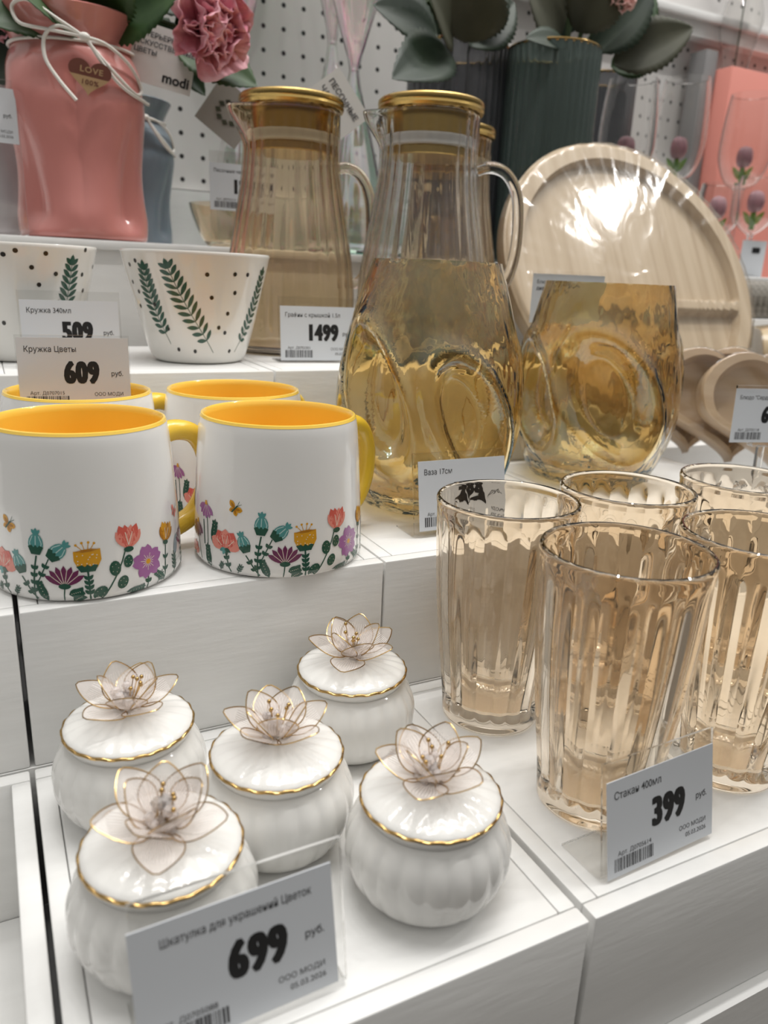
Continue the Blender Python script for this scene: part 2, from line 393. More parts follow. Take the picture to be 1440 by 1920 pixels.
# ------------------------------------------------------------------ price tags
def barcode(mb, x, z, w, h, y=-0.0012, seed=1):
    rr = random.Random(seed); p = 0
    while p < w:
        a = rr.choice((0.0003, 0.0005, 0.0009)); mb.add([(x+p, y, z), (x+p+a, y, z), (x+p+a, y, z+h), (x+p, y, z+h)], [(0, 1, 2, 3)]); p += a+rr.choice((0.0003, 0.0005, 0.0007))
def price_tag(loc, rotz, label, title, price, art=None, firm='ООО МОДИ', date=None, w=0.0692, h=0.0545, lean=0.17, cw=0.0665, ch=0.045, cx=0.0, cz=0.0045, foot=0.0265, seed=1, tsize=0.0050, psize=0.0185, tx=None, px=0.004, rub=True, croll=0.0, holder=True, group='price tags in clear holders', txs=0.88):
    r = thing('price_tag', label, 'price tag', loc, rotz, group)
    sl = lambda v: Vector((v.x, v.y+v.z*math.tan(lean), v.z))
    if holder:
        hb = MB(); t = 0.0010
        # bent acrylic sheet: foot, rounded fold, upright front
        pts = [(foot, 0.0), (0.004, 0.0)]+[(0.004-0.004*sin(a), 0.004-0.004*cos(a)) for a in (0.5, 1.0, 1.4)]+[(0, h)]
        k = len(pts); vs = []; fs = []
        for (yy, zz) in pts: vs += [(-w/2, yy, zz), (w/2, yy, zz)]
        nrm = []
        for i in range(k):
            a = Vector(pts[max(0, i-1)]); c = Vector(pts[min(k-1, i+1)]); dd = (c-a).normalized(); nrm.append((dd.y, -dd.x))
        for i, (yy, zz) in enumerate(pts): vs += [(-w/2, yy+nrm[i][0]*t, zz-nrm[i][1]*t*-1), (w/2, yy+nrm[i][0]*t, zz-nrm[i][1]*t*-1)]
        N = 2*k
        for i in range(k-1):
            fs += [(2*i, 2*i+1, 2*i+3, 2*i+2), (N+2*i+2, N+2*i+3, N+2*i+1, N+2*i), (2*i, 2*i+2, N+2*i+2, N+2*i), (2*i+1, N+2*i+1, N+2*i+3, 2*i+3)]
        fs += [(0, N, N+1, 1), (2*k-2, 2*k-1, N+2*k-1, N+2*k-2)]
        hb.add(vs, fs)
        zmin = min(v[2] for v in hb.v)
        hb.xf(lambda v: Vector((v.x, v.y+max(0, v.z)*math.tan(lean), v.z-zmin)))
        hb.m = [0]*(2*(k-1))
        hb.m = []
        for i in range(k-1): hb.m += [0, 0, 1, 1]
        hb.m += [1, 1]
        hb.build('clear_holder', ['sheet', 'acrylic'], r, smooth=30)
    yo = -0.0007 if holder else 0
    def pl(v):
        q = Vector((cx+v.x*cos(croll)-v.z*sin(croll), v.y+yo, cz+v.x*sin(croll)+v.z*cos(croll))); return sl(q)
    cb = MB(); cb.box(-cw/2, cw/2, -0.0004, 0.0, 0, ch); cb.xf(pl); cb.build('paper_card', 'paper', r, smooth=0)
    y = -0.0005
    ib = MB(); L = -cw/2
    put_text(ib, title, (L+0.004) if tx is None else tx, ch-0.0088, tsize, 0.006, txs, y=y)
    if rub: put_text(ib, 'руб.', cw/2-0.0115, ch*0.47, 0.0042, 0.012, 0.9, y=y)
    if firm: put_text(ib, firm, cw/2-0.0045, ch*0.19, 0.0031, 0.0, 1, 'RIGHT', y=y)
    if date: put_text(ib, date, cw/2-0.0045, ch*0.10, 0.0031, 0.0, 1, 'RIGHT', y=y)
    if art: put_text(ib, art, L+0.006, 0.0096, 0.0031, 0.0, 1, y=y)
    ib.xf(pl); ib.build('small_print', 'greyink', r, smooth=0)
    if price:
        pb = MB()
        for q_ in range(-2, 3): put_text(pb, price, px+q_*psize*0.021, ch*0.38, psize, 0.028, 0.66, 'CENTER', y=y-0.000004*q_, sp=1.16)
        pb.xf(pl); pb.build('price_lettering', 'ink', r, smooth=0)
    if art:
        bb = MB(); barcode(bb, L+0.004, 0.0025, cw*0.36, 0.0062, y=y, seed=seed); bb.xf(pl); bb.build('barcode', 'greyink', r, smooth=0)
    return r
price_tag((0.0590, 0.1965, 0.0002), 0.02, 'tag reading 699 in a clear holder in front of the porcelain jars', 'Шкатулка для украшений Цветок', '699', 'Арт. Д0705088', date='05.03.2026', seed=3, tx=-0.0255, tsize=0.0044, txs=0.74, px=0.0065, croll=0.02, cx=-0.002, cz=0.0035, cw=0.070, ch=0.0465, w=0.0735, h=0.058)
price_tag((0.2517, 0.1975, 0.0002), 0.03, 'tag reading 399 in a clear holder in front of the peach tumblers', 'Стакан 400мл', '399', 'Арт. Д0705614', date='05.03.2026', seed=4, croll=0.02, cx=0.001, cz=0.002)
price_tag((0.2715, 0.411, ZB+0.0002), -0.02, 'tag headed Vase 17 cm in Cyrillic at the foot of the nearer amber vase', 'Ваза 17см', '799', 'Арт. Д0705121', date='05.03.2026', seed=5, cx=0.002)
price_tag((0.256, 0.630, ZC+0.0002), -0.10, 'tag reading 1499 in front of the lidded pitchers', 'Графин с крышкой 1.5л', '1499', 'Арт. Д0703301', date='05.03.2026', seed=6, lean=0.10, cz=0.002)
price_tag((0.056, 0.612, ZC+0.0002), -0.05, 'tag reading 509 in a clear holder in front of the fern cups', 'Кружка 340мл', '509', 'Арт. Д0701834', seed=7, lean=0.12, cz=0.003)
price_tag((0.0480, 0.524, ZB+0.0058), -0.10, 'tag reading 609 standing inside a yellow-lined mug', 'Кружка Цветы', '609', 'Арт. Д0707015', seed=8, lean=0.10, h=0.113, cz=0.0665, foot=0.012, w=0.068)
# ------------------------------------------------------------------ painted decoration (thin printed shapes that follow a turned surface)
class Art:
    PAL = {}
    def __init__(s): s.items = []
    def fan(s, pts, col, layer=0, c=None, loc=None):
        if loc: pts = [loc(*p) for p in pts]
        if c is None: c = (sum(p[0] for p in pts)/len(pts), sum(p[1] for p in pts)/len(pts))
        elif loc: c = loc(*c)
        s.items.append((c, pts, col, layer))
    def ell(s, x, y, rx, ry, col, layer=0, rot=0.0, n=14):
        s.fan([(x+rx*cos(a)*cos(rot)-ry*sin(a)*sin(rot), y+rx*cos(a)*sin(rot)+ry*sin(a)*cos(rot)) for a in (2*pi*k/n for k in range(n))], col, layer, (x, y))
    def leaf(s, x, y, L, wd, ang, col, layer=0, n=6, blunt=0.5):
        """leaf or petal from (x, y) along ang"""
        ca, sa = cos(ang), sin(ang); up = []; dn = []
        for i in range(n+1):
            t = i/n; w_ = wd/2*(sin(pi*t**(1-0.35*blunt)))**0.75
            if t in (0, 1): up.append((t*L, 0)); continue
            up.append((t*L, w_)); dn.append((t*L, -w_))
        pts = up+dn[::-1]
        s.fan([(x+a*ca-b*sa, y+a*sa+b*ca) for a, b in pts], col, layer, (x+L*0.55*ca, y+L*0.55*sa))
    def line(s, pts, w, col, layer=0):
        out = []
        for (x0, y0), (x1, y1) in zip(pts, pts[1:]):
            L = sqrt((x1-x0)**2+(y1-y0)**2) or 1; nx, ny = -(y1-y0)/L*w/2, (x1-x0)/L*w/2
            k = max(1, int(L/3))
            for i in range(k):
                a, b = i/k, (i+1)/k; xa, ya, xb, yb = x0+(x1-x0)*a, y0+(y1-y0)*a, x0+(x1-x0)*b, y0+(y1-y0)*b
                s.items.append((((xa+xb)/2, (ya+yb)/2), [(xa+nx, ya+ny), (xa-nx, ya-ny), (xb-nx, yb-ny), (xb+nx, yb+ny)], col, layer))
    def mesh(s, fn, cols):
        """fn(x, y, offset) -> point on the surface; shapes in millimetres"""
        mb = MB()
        for c, pts, col, layer in s.items:
            off = 0.16+0.035*layer; mb.cur = cols.index(col)
            P = []
            for i, p in enumerate(pts):
                q = pts[(i+1) % len(pts)]; k = max(1, int(sqrt((q[0]-p[0])**2+(q[1]-p[1])**2)/2.5))
                for j in range(k): P.append((p[0]+(q[0]-p[0])*j/k, p[1]+(q[1]-p[1])*j/k))
            n = len(P); V = [fn(c[0], c[1], off)]
            for f in (0.5, 1.0):
                for p in P: V.append(fn(c[0]+(p[0]-c[0])*f, c[1]+(p[1]-c[1])*f, off))
            F = [(0, 1+i, 1+(i+1) % n) for i in range(n)]+[(1+i, 1+n+i, 1+n+(i+1) % n, 1+(i+1) % n) for i in range(n)]
            mb.add(V, F)
        return mb
INKS = {'coral': (0.66, 0.12, 0.09), 'rose': (0.78, 0.27, 0.21), 'teal': (0.09, 0.30, 0.29), 'pale': (0.45, 0.62, 0.60), 'plum': (0.15, 0.025, 0.085), 'lilac': (0.36, 0.13, 0.34),
        'mustard': (0.68, 0.33, 0.02), 'ochre': (0.42, 0.17, 0.01), 'green': (0.02, 0.085, 0.055), 'ivory': (0.80, 0.72, 0.60), 'greyblue': (0.25, 0.32, 0.36)}
for k_, v_ in INKS.items(): M['ink_'+k_] = mat('print_'+k_, v_, 0.25, coat=0.4)
CK = list(INKS)
def mug_art():
    A = Art(); R0 = 49.0
    X = lambda deg: radians(deg)*R0
    def rot(x, y, a):
        ca, sa = cos(a), sin(a); return lambda u, v: (x+u*ca-v*sa, y+u*sa+v*ca)
    def stem(x0, y0, x1, y1, w=0.7, bend=0.0, leaves=0, side=2.8, lw=1.8):
        pts = [(x0+(x1-x0)*t+bend*sin(pi*t), y0+(y1-y0)*t) for t in (0, .25, .5, .75, 1)]
        A.line(pts, w, 'green', 0)
        an = atan2(y1-y0, x1-x0)
        for i in range(leaves):
            t = 0.12+0.66*(i+0.5)/leaves; px, py = x0+(x1-x0)*t+bend*sin(pi*t), y0+(y1-y0)*t
            A.leaf(px, py, side, lw, an+0.75, 'green', 1); A.leaf(px, py, side, lw, an-0.75, 'green', 1)
    def pod(x, y, a, s=1.0):
        f = rot(x, y, a)
        A.fan([f(0.0+4.1*s*cos(q)*0.92, 1+5.2*s*sin(q)) for q in (2*pi*k/14 for k in range(14))], 'teal', 2, f(0, 1))
        for u in (-2.2, 0, 2.2): A.line([f(u*s*1.0, -2.0*s), f(u*1.35*s, 1.5*s), f(u*0.7*s, 5.0*s)], 0.5, 'pale', 3)
        for d in (-0.7, 0, 0.7): c = f(0, 5.6*s); A.leaf(c[0], c[1], 3.4*s, 1.7*s, a+pi/2+d, 'teal', 2)
        A.fan([f(-3.9*s, -0.5*s), f(-2*s, 0.4*s), f(-1*s, -0.8*s), f(0, 0.6*s), f(1*s, -0.8*s), f(2*s, 0.4*s), f(3.9*s, -0.5*s), f(2.2*s, -4.3*s), f(-2.2*s, -4.3*s)], 'green', 4, f(0, -2*s))
    def tulip(x, y, cs, s=1.0, a=0.0):
        f = rot(x, y, a)
        for d, c_, L in ((-0.62, cs[1], 11.5), (0.62, cs[1], 11.5), (-0.35, cs[0], 13.5), (0.38, cs[0], 13.5), (-0.12, cs[1], 12.5), (0.15, cs[0], 12.8), (0.02, cs[1], 11.0)):
            c = f(0, -4*s); A.leaf(c[0], c[1], L*s, 5.0*s, a+pi/2+d, c_, 2, blunt=-0.6)
        for d in (-0.3, 0.25): c = f(0, -2*s); A.line([c, (c[0]+7*s*cos(a+pi/2+d), c[1]+7*s*sin(a+pi/2+d))], 0.4, 'ivory', 3)
        c = f(0, -4.2*s); A.ell(c[0], c[1], 2.6*s, 1.5*s, 'green', 4, a)
    def poppy(x, y, s=1.0):
        for d, c_ in ((0.5, 'coral'), (-0.5, 'coral'), (0.0, 'rose'), (1.1, 'rose'), (-1.1, 'rose')):
            A.leaf(x, y-4*s, 11.5*s, 7.5*s, pi/2+d, c_, 2, blunt=-0.8)
        for d in (-0.8, -0.2, 0.3, 0.9): A.line([(x+3*s*cos(pi/2+d), y-4*s+3*s*sin(pi/2+d)), (x+8*s*cos(pi/2+d), y-4*s+8*s*sin(pi/2+d))], 0.35, 'ivory', 3)
        for d in (-0.9, -0.3, 0.3, 0.9): A.leaf(x, y-3.4*s, 4.2*s, 2.2*s, -pi/2+d*1.2, 'teal' if d < 0 else 'green', 4)
    def fanf(x, y, s=1.0, col='plum', n=7, spread=1.05):
        for i in range(n):
            d = -spread+2*spread*i/(n-1); A.leaf(x, y-4.5*s, 10.8*s, 3.0*s, pi/2-d, col, 2, blunt=-0.7)
        for i in range(n-1):
            d = -spread+2*spread*(i+0.5)/(n-1); A.line([(x+1.5*s*sin(d), y-4.5*s+1.5*s*cos(d)), (x+8.4*s*sin(d), y-4.5*s+8.4*s*cos(d))], 0.3, 'ivory', 3)
        A.ell(x, y-4.6*s, 2.9*s, 1.5*s, 'green', 4)
    def bell(x, y, s=1.0):
        A.fan([(x-6.3*s, y+4.3*s), (x+6.3*s, y+5.2*s), (x+6.6*s, y-0.5*s), (x+4.6*s, y-4.5*s), (x, y-5.6*s), (x-4.3*s, y-4.5*s), (x-6.2*s, y-0.6*s)], 'mustard', 2, (x, y))
        A.fan([(x-5.6*s, y+4.1*s), (x-2*s, y+5.1*s), (x+2*s, y+5.5*s), (x+5.6*s, y+4.9*s), (x+2*s, y+4.0*s), (x-2*s, y+3.6*s)], 'ochre', 3)
        rr = random.Random(5)
        for _ in range(16): A.ell(x+rr.uniform(-4.6, 4.8)*s, y+rr.uniform(-3.8, 2.8)*s, 0.32, 0.32, 'ivory', 3, n=6)
        for d in (-0.62, -0.25, 0.12, 0.45):
            ex, ey = x+8.4*s*sin(d), y+2.2*s+6.6*s*cos(d); A.line([(x+4*s*sin(d), y+5*s), (ex, ey)], 0.35, 'mustard', 1); A.ell(ex, ey, 0.65, 0.65, 'mustard', 2, n=8)
        A.fan([(x-5.2*s, y-3.4*s), (x-2.6*s, y-2.8*s), (x-1.3*s, y-3.8*s), (x, y-2.6*s), (x+1.4*s, y-3.8*s), (x+3*s, y-2.8*s), (x+5*s, y-3.2*s), (x+3.4*s, y-6.4*s), (x-3.2*s, y-6.6*s)], 'green', 4, (x, y-4.6*s))
    def cosmos(x, y, s=1.0):
        for i in range(5):
            a = pi/2+0.15+2*pi*i/5
            A.leaf(x, y, 9.3*s, 5.6*s, a+0.20, 'lilac', 2, blunt=-0.7); A.leaf(x, y, 9.3*s, 5.6*s, a-0.20, 'lilac', 2, blunt=-0.7)
        for i in range(15):
            a = 2*pi*i/15; A.line([(x+1.2*s*cos(a), y+1.2*s*sin(a)), (x+(4.6 if i % 2 else 3.2)*s*cos(a), y+(4.6 if i % 2 else 3.2)*s*sin(a))], 0.28, 'ivory', 3)
        A.ell(x, y, 1.4*s, 1.4*s, 'mustard', 4)
    def daisy(x, y, s=1.0, col='lilac'):
        for d in (-1.15, -0.75, -0.35, 0.05, 0.45, 0.85): A.leaf(x, y+3*s, 9.5*s, 3.6*s, -pi/2+d, col, 2, blunt=-0.7)
        for d in (-0.55, -0.15, 0.25, 0.65): A.line([(x+1.5*s*sin(d), y+2*s), (x+7.5*s*sin(d), y+3*s-7.5*s*cos(d))], 0.28, 'ivory', 3)
        A.fan([(x-1.5*s, y+2.4*s), (x-0.8*s, y+5.0*s), (x+0.7*s, y+5.0*s), (x+1.6*s, y+2.2*s)], 'mustard', 4)
    def fly(x, y, col='mustard', s=1.0):
        for a, L, w_ in ((2.15, 5.6, 3.2), (-0.15, 4.8, 3.2), (3.5, 3.8, 2.6), (-1.35, 4.2, 2.8)): A.leaf(x, y, L*s, w_*s, a, col, 2, blunt=-0.5); A.leaf(x, y, L*0.75*s, w_*0.45*s, a, 'ochre' if col == 'mustard' else 'coral', 3)
        A.line([(x-1.9*s, y-2.0*s), (x+1.7*s, y+1.8*s)], 0.8, 'green', 4)
        A.line([(x+1.6*s, y+1.6*s), (x+3.0*s, y+4.4*s)], 0.25, 'green', 4); A.line([(x+1.6*s, y+1.6*s), (x+4.3*s, y+2.8*s)], 0.25, 'green', 4)
    def bigleaf(x, y, L, wd, a):
        A.leaf(x, y, L, wd, a, 'green', 1)
        for i in range(5):
            t = 0.2+0.14*i; px, py = x+L*t*cos(a), y+L*t*sin(a)
            for sg in (-1, 1): A.leaf(px, py, wd*0.62, wd*0.42, a+sg*0.8, 'green', 1)
            A.ell(px, py, 0.22, 0.22, 'ivory', 3, n=6)
    def roundleaf(x, y, r, a=0.3):
        A.ell(x, y, r*0.72, r, 'green', 1, a)
        for q in range(5): A.ell(x+r*0.4*cos(q*1.3), y+r*0.55*sin(q*1.3), 0.2, 0.2, 'ivory', 3, n=6)
    # one full repeat of the border, angles measured to the viewer's right of the mug's front
    daisy(X(-55), 35, 0.92); stem(X(-53), 2.5, X(-54), 33, 0.6, 1.0); stem(X(-56), 14, X(-58), 28, 0.9)
    daisy(X(-67), 22, 0.95, 'plum'); stem(X(-60), 4, X(-66), 19, 0.5)
    bigleaf(X(-47), 16, 15, 5, 1.45); bigleaf(X(-50), 1.5, 14, 5, 1.75)
    poppy(X(-36), 19, 1.0); stem(X(-32), 2, X(-36), 14, 0.8, 0, 2)
    poppy(X(-72), 8, 0.62); fly(X(-29), 39)
    pod(X(-22), 19, 0.35, 0.95); stem(X(-12), 2, X(-21), 13.5, 0.7, 0, 2)
    pod(X(-11), 30, -0.05, 1.02); stem(X(-13), 1.5, X(-11), 25, 0.8, -1.0, 4)
    pod(X(0), 26.5, -0.85, 1.0); stem(X(-11), 11, X(-4), 23.5, 0.6, 0, 2)
    bigleaf(X(-6), 1.2, 12, 4.4, 1.95); fanf(X(4), 14, 1.0); stem(X(3), 1, X(4), 9, 0.6)
    bigleaf(X(6), 5, 7, 4.5, 0.25); bigleaf(X(8), 1.2, 6, 4.5, 0.5)
    bell(X(17), 23, 1.0); stem(X(17.5), 1.5, X(17), 17, 0.9, 0, 4, 3.3, 1.7)
    stem(X(24), 1.5, X(39), 26, 0.7, 1.5); roundleaf(X(23), 4.5, 4.2, -0.7); roundleaf(X(32), 16.5, 4.0, 0); roundleaf(X(36), 8.5, 3.6, -0.5); roundleaf(X(40), 19, 3.4, -0.2)
    tulip(X(41), 29.5, ('coral', 'rose'), 1.0, -0.05)
    bigleaf(X(38), 2, 11, 4, 0.1); cosmos(X(53), 16, 1.0); stem(X(52), 1.2, X(52.5), 9, 0.7, 0, 1)
    tulip(X(70), 26, ('mustard', 'ochre'), 0.86, -0.25); stem(X(66), 2, X(69), 21, 0.7, 0, 2, 3.4, 1.4); bigleaf(X(66), 2.5, 10, 4, 2.4)
    stem(X(78), 2, X(78), 15, 0.6, 0, 4, 4.0, 1.2); A.leaf(X(80), 12, 12, 5, 1.3, 'greyblue', 1); fly(X(84), 36, 'rose', 0.9)
    fanf(X(93), 20, 0.9, 'plum'); stem(X(93), 2, X(93), 15, 0.7, 0, 3); daisy(X(107), 30, 0.9); stem(X(106), 2, X(107), 27, 0.6)
    for d, h_, sc_ in ((-27, 2, 6), (-41, 1.5, 6), (60, 1.5, 7)):
        stem(X(d), h_, X(d)+sc_*0.5, h_+sc_, 0.4, 0, 3, 2.4, 0.9)
    # the far side repeats the same motifs
    poppy(X(150), 19); stem(X(150), 2, X(150), 14, 0.8, 0, 2); cosmos(X(170), 16); stem(X(170), 1.2, X(170), 9, 0.7); pod(X(190), 26, 0.1); stem(X(189), 2, X(190), 21, 0.7, 0, 3)
    tulip(X(212), 28, ('coral', 'rose')); stem(X(212), 2, X(212), 23, 0.7, 0, 2); fanf(X(230), 14); stem(X(230), 1, X(230), 9); bell(X(250), 22); stem(X(250), 1, X(250), 16, 0.9, 0, 3); daisy(X(270), 33, 0.9); stem(X(270), 2, X(270), 31, 0.6)
    bigleaf(X(160), 2, 12, 5, 1.6); bigleaf(X(200), 2, 12, 5, 1.5); bigleaf(X(222), 2, 12, 5, 1.7); bigleaf(X(262), 2, 12, 5, 1.4)
    return A

# ------------------------------------------------------------------ mugs
MUG_OUT = [(0.0455, 0.0), (0.0488, 0.0012), (0.0502, 0.0045), (0.0500, 0.010), (0.0492, 0.03), (0.0481, 0.05), (0.0470, 0.066), (0.0460, 0.0775), (0.0453, 0.082)]
def mug_r(z): return interp(MUG_OUT, z)
def make_mug(label, loc, rotz):
    t = thing('mug', label, 'mug', loc, rotz, 'white mugs with yellow inside and a border of printed flowers')
    b = MB(); b.lathe([(0.0, 0.001), (0.043, 0.001)]+MUG_OUT+[(0.0447, 0.0842)], 72); b.build('body', 'mugwhite', t, 50)
    b = MB(); b.lathe([(0.0450, 0.0836), (0.0443, 0.0850), (0.0432, 0.0852), (0.0423, 0.0842), (0.0419, 0.081), (0.0428, 0.07), (0.0455, 0.02), (0.0445, 0.009), (0.040, 0.0055), (0.0, 0.005)], 72); b.build('inside_glaze', 'mugyellow', t, 50)
    a = radians(130); dx, dy = sin(a), -cos(a)
    pts = []
    for u, z in smoothprof([(0.0445, 0.0705), (0.056, 0.0725), (0.0675, 0.069), (0.0745, 0.058), (0.0760, 0.044), (0.0725, 0.030), (0.064, 0.0185), (0.0485, 0.0125)], 5): pts.append((dx*u, dy*u, z))
    b = MB(); b.tube(pts, [0.0066-0.001*sin(pi*i/(len(pts)-1)) for i in range(len(pts))], 14)
    # flatten the strap sideways-wide like a pressed handle
    b.build('handle', 'mughandle', t, 60)
    A = mug_art()
    def fn(x, y, off):
        r = mug_r(y/1000)+off/1000; th = x/49.0; return (r*sin(th), -r*cos(th), y/1000)
    A.mesh(fn, CK).build('flower_print', ['ink_'+c for c in CK], t, 0)
    return t
mug = make_mug('yellow-handled flower mug nearest the amber vase, front of its row', (0.1480, 0.4235, ZB), face(0.148, 0.4235))
dup(mug, 'large flower mug at the front edge of the crate, cut off by the picture edge', (0.0395, 0.4315, ZB), face(0.0395, 0.4315)-radians(18))
dup(mug, 'flower mug with the 609 tag standing inside it', (0.0500, 0.5305, ZB), face(0.05, 0.5305)-radians(12))
dup(mug, 'empty flower mug in the back row of mugs beside the one holding a tag', (0.1490, 0.5200, ZB), face(0.149, 0.52)+radians(6))

# ------------------------------------------------------------------ fern cups
CUP_OUT = smoothprof([(0.030, 0.0), (0.0365, 0.002), (0.0412, 0.012), (0.0462, 0.030), (0.0515, 0.052), (0.0568, 0.074), (0.0595, 0.0855)], 4)
def cup_r(z): return interp(CUP_OUT, z)
def fern_art(fronds, dots):
    A = Art(); R0 = 54.0
    for (x0, y0, x1, y1, bend, tipw) in fronds:
        x0, x1 = radians(x0)*R0, radians(x1)*R0; N = 15; pts = []
        for i in range(N+1):
            t = i/N; pts.append((x0+(x1-x0)*t+bend*sin(pi*t), y0+(y1-y0)*t))
        A.line(pts[:-1], 0.55, 'green', 0)
        for i in range(2, N-1):
            px, py = pts[i]; an = atan2(pts[i+1][1]-pts[i-1][1], pts[i+1][0]-pts[i-1][0]); t = i/N
            L = 1.12*tipw*(0.55+0.75*sin(pi*min(1, t*0.9+0.08))); 
            for sg in (-1, 1): A.leaf(px, py, L, 3.3, an+sg*(1.05-0.25*t), 'green', 1, blunt=-0.2)
        px, py = pts[-3]; an = atan2(pts[-1][1]-py, pts[-1][0]-px)
        for d in (-0.5, 0, 0.5): A.leaf(px, py, 7.5 if d == 0 else 4.5, 4.2, an+d, 'green', 2)
    for (x, y) in dots: A.ell(radians(x)*R0, y, 1.65, 1.65, 'dot', 1, n=12)
    return A
M['ink_dot'] = mat('print_black', (0.02, 0.017, 0.015), 0.25, coat=0.3)
def make_cup(label, loc, rotz, fronds, dots, handle):
    t = thing('fern_cup', label, 'cup', loc, rotz, 'white cups printed with fern fronds and dots')
    inner = [(r-0.0028, z+0.0005) for r, z in CUP_OUT[4:]]
    b = MB(); b.lathe([(0.0, 0.001), (0.030, 0.001)]+CUP_OUT+[(0.0589, 0.0867), (0.0580, 0.0867)]+inner[::-1]+[(0.028, 0.006), (0.0, 0.006)], 80); b.build('body', 'cupwhite', t, 50)
    A = fern_art(fronds, dots)
    def fn(x, y, off):
        r = cup_r(y/1000)+off/1000; th = x/54.0; return (r*sin(th), -r*cos(th), y/1000)
    A.mesh(fn, ['green', 'dot']).build('fern_print', ['ink_green', 'ink_dot'], t, 0)
    a = radians(handle); dx, dy = sin(a), -cos(a)
    pts = [(dx*u, dy*u, z) for u, z in smoothprof([(0.0560, 0.072), (0.071, 0.077), (0.083, 0.070), (0.086, 0.056), (0.080, 0.040), (0.064, 0.027), (0.0455, 0.024)], 5)]
    b = MB(); b.tube(pts, 0.0040, 12); b.build('handle', 'gold', t, 60)
    return t
DOTS = [(-62, 75), (-52, 78), (-65, 62), (-58, 55), (-40, 46), (-30, 28), (-62, 44), (-22, 12), (-4, 11), (8, 70), (31, 71), (44, 71), (12, 53), (33, 57), (28, 41), (20, 30), (27, 26), (36, 11), (66, 72), (80, 60), (100, 70), (120, 50), (150, 70), (170, 40), (-90, 70), (-100, 45), (-120, 72), (-140, 40)]
make_cup('fern cup standing alone in front of the amber pitcher, no handle showing', (0.160, 0.662, ZC), face(0.160, 0.662),
         [(-30, 16, -44, 80, -5, 7.5), (16, 10, -25, 83, -5, 8.5), (44, 10, 66, 80, 6, 6.5), (130, 12, 150, 80, 4, 7), (-120, 12, -100, 80, 4, 7)], DOTS, 185)
make_cup('fern cup behind the 509 tag, gold handle towards its neighbour', (0.0265, 0.688, ZC), face(0.0265, 0.688),
         [(34, 12, 42, 82, 2, 7.5), (-34, 12, -42, 84, 3, 7.5), (-100, 12, -85, 80, 4, 7), (120, 12, 140, 80, 4, 7)],
         [(0, 81), (10, 70), (20, 80), (55, 66), (28, 66), (60, 54), (15, 58), (-8, 78), (-20, 66), (-15, 30), (25, 40), (3, 40), (55, 84), (75, 72), (-60, 70)], 143)
# ------------------------------------------------------------------ porcelain jewellery jars
def make_jar(label, loc, rotz):
    t = thing('jewelry_jar', label, 'jar', loc, rotz, 'white fluted porcelain jars with a gold-edged lid and a wire flower')
    N = 22
    prof = smoothprof([(0.0225, 0.0), (0.0265, 0.0018), (0.0315, 0.0080), (0.0348, 0.0165), (0.0352, 0.0240), (0.0335, 0.0310), (0.0300, 0.0370), (0.0272, 0.0395)], 4)
    def fl(a, r, z, i):
        k = sstep(0.001, 0.010, z)*(1-sstep(0.0345, 0.0395, z)); return r*(1-0.024*k*(1-abs(cos(N*a/2)))-0.008*(1-k)*0)
    b = MB(); b.lathe([(0.0, 0.0004)]+prof+[(0.0245, 0.0395), (0.025, 0.036), (0.031, 0.024), (0.0, 0.004)], N*8, lambda a, r, z, i: fl(a, r, z, i) if 0 < i <= len(prof) else r)
    b.build('body', 'porcelain', t, 60)
    lid = [(0.0, 0.0515), (0.006, 0.0514), (0.012, 0.0508), (0.018, 0.0498), (0.023, 0.0486), (0.0268, 0.0472), (0.0286, 0.0460), (0.0292, 0.0450), (0.0291, 0.0438), (0.0286, 0.0418), (0.0278, 0.0400), (0.0272, 0.0398), (0.0, 0.0398)]
    def lf(a, r, z, i):
        k = sstep(0.004, 0.018, r)
        return r*(1+0.005*k*cos(N*a)) if i < 9 else r
    b = MB(); b.lathe(lid, N*8, lf)
    # shallow scallops pressed into the top
    b.v = [(x, y, z-0.00042*sstep(0.006, 0.016, sqrt(x*x+y*y))*(1-abs(cos(N*atan2(y, x)/2))) if z > 0.0461 else z) for x, y, z in b.v]
    L = b.build('lid', 'porcelain', t, 60)
    b = MB(); b.tube([((0.02925*(1+0.005*cos(N*a)))*cos(a), (0.02925*(1+0.005*cos(N*a)))*sin(a), 0.0447+0.0003*cos(N*a)) for a in (2*pi*k/176 for k in range(176))], 0.00078, 6, True)
    b.build('gold_rim', 'gold', L, 60)
    fz = 0.0530
    F = bpy.data.objects.new('wire_flower', None); COL.objects.link(F); F.parent = t; F.location = (0, 0, fz); F.scale = (1.2, 1.2, 1.15); F.empty_display_size = 0.01
    return t, F
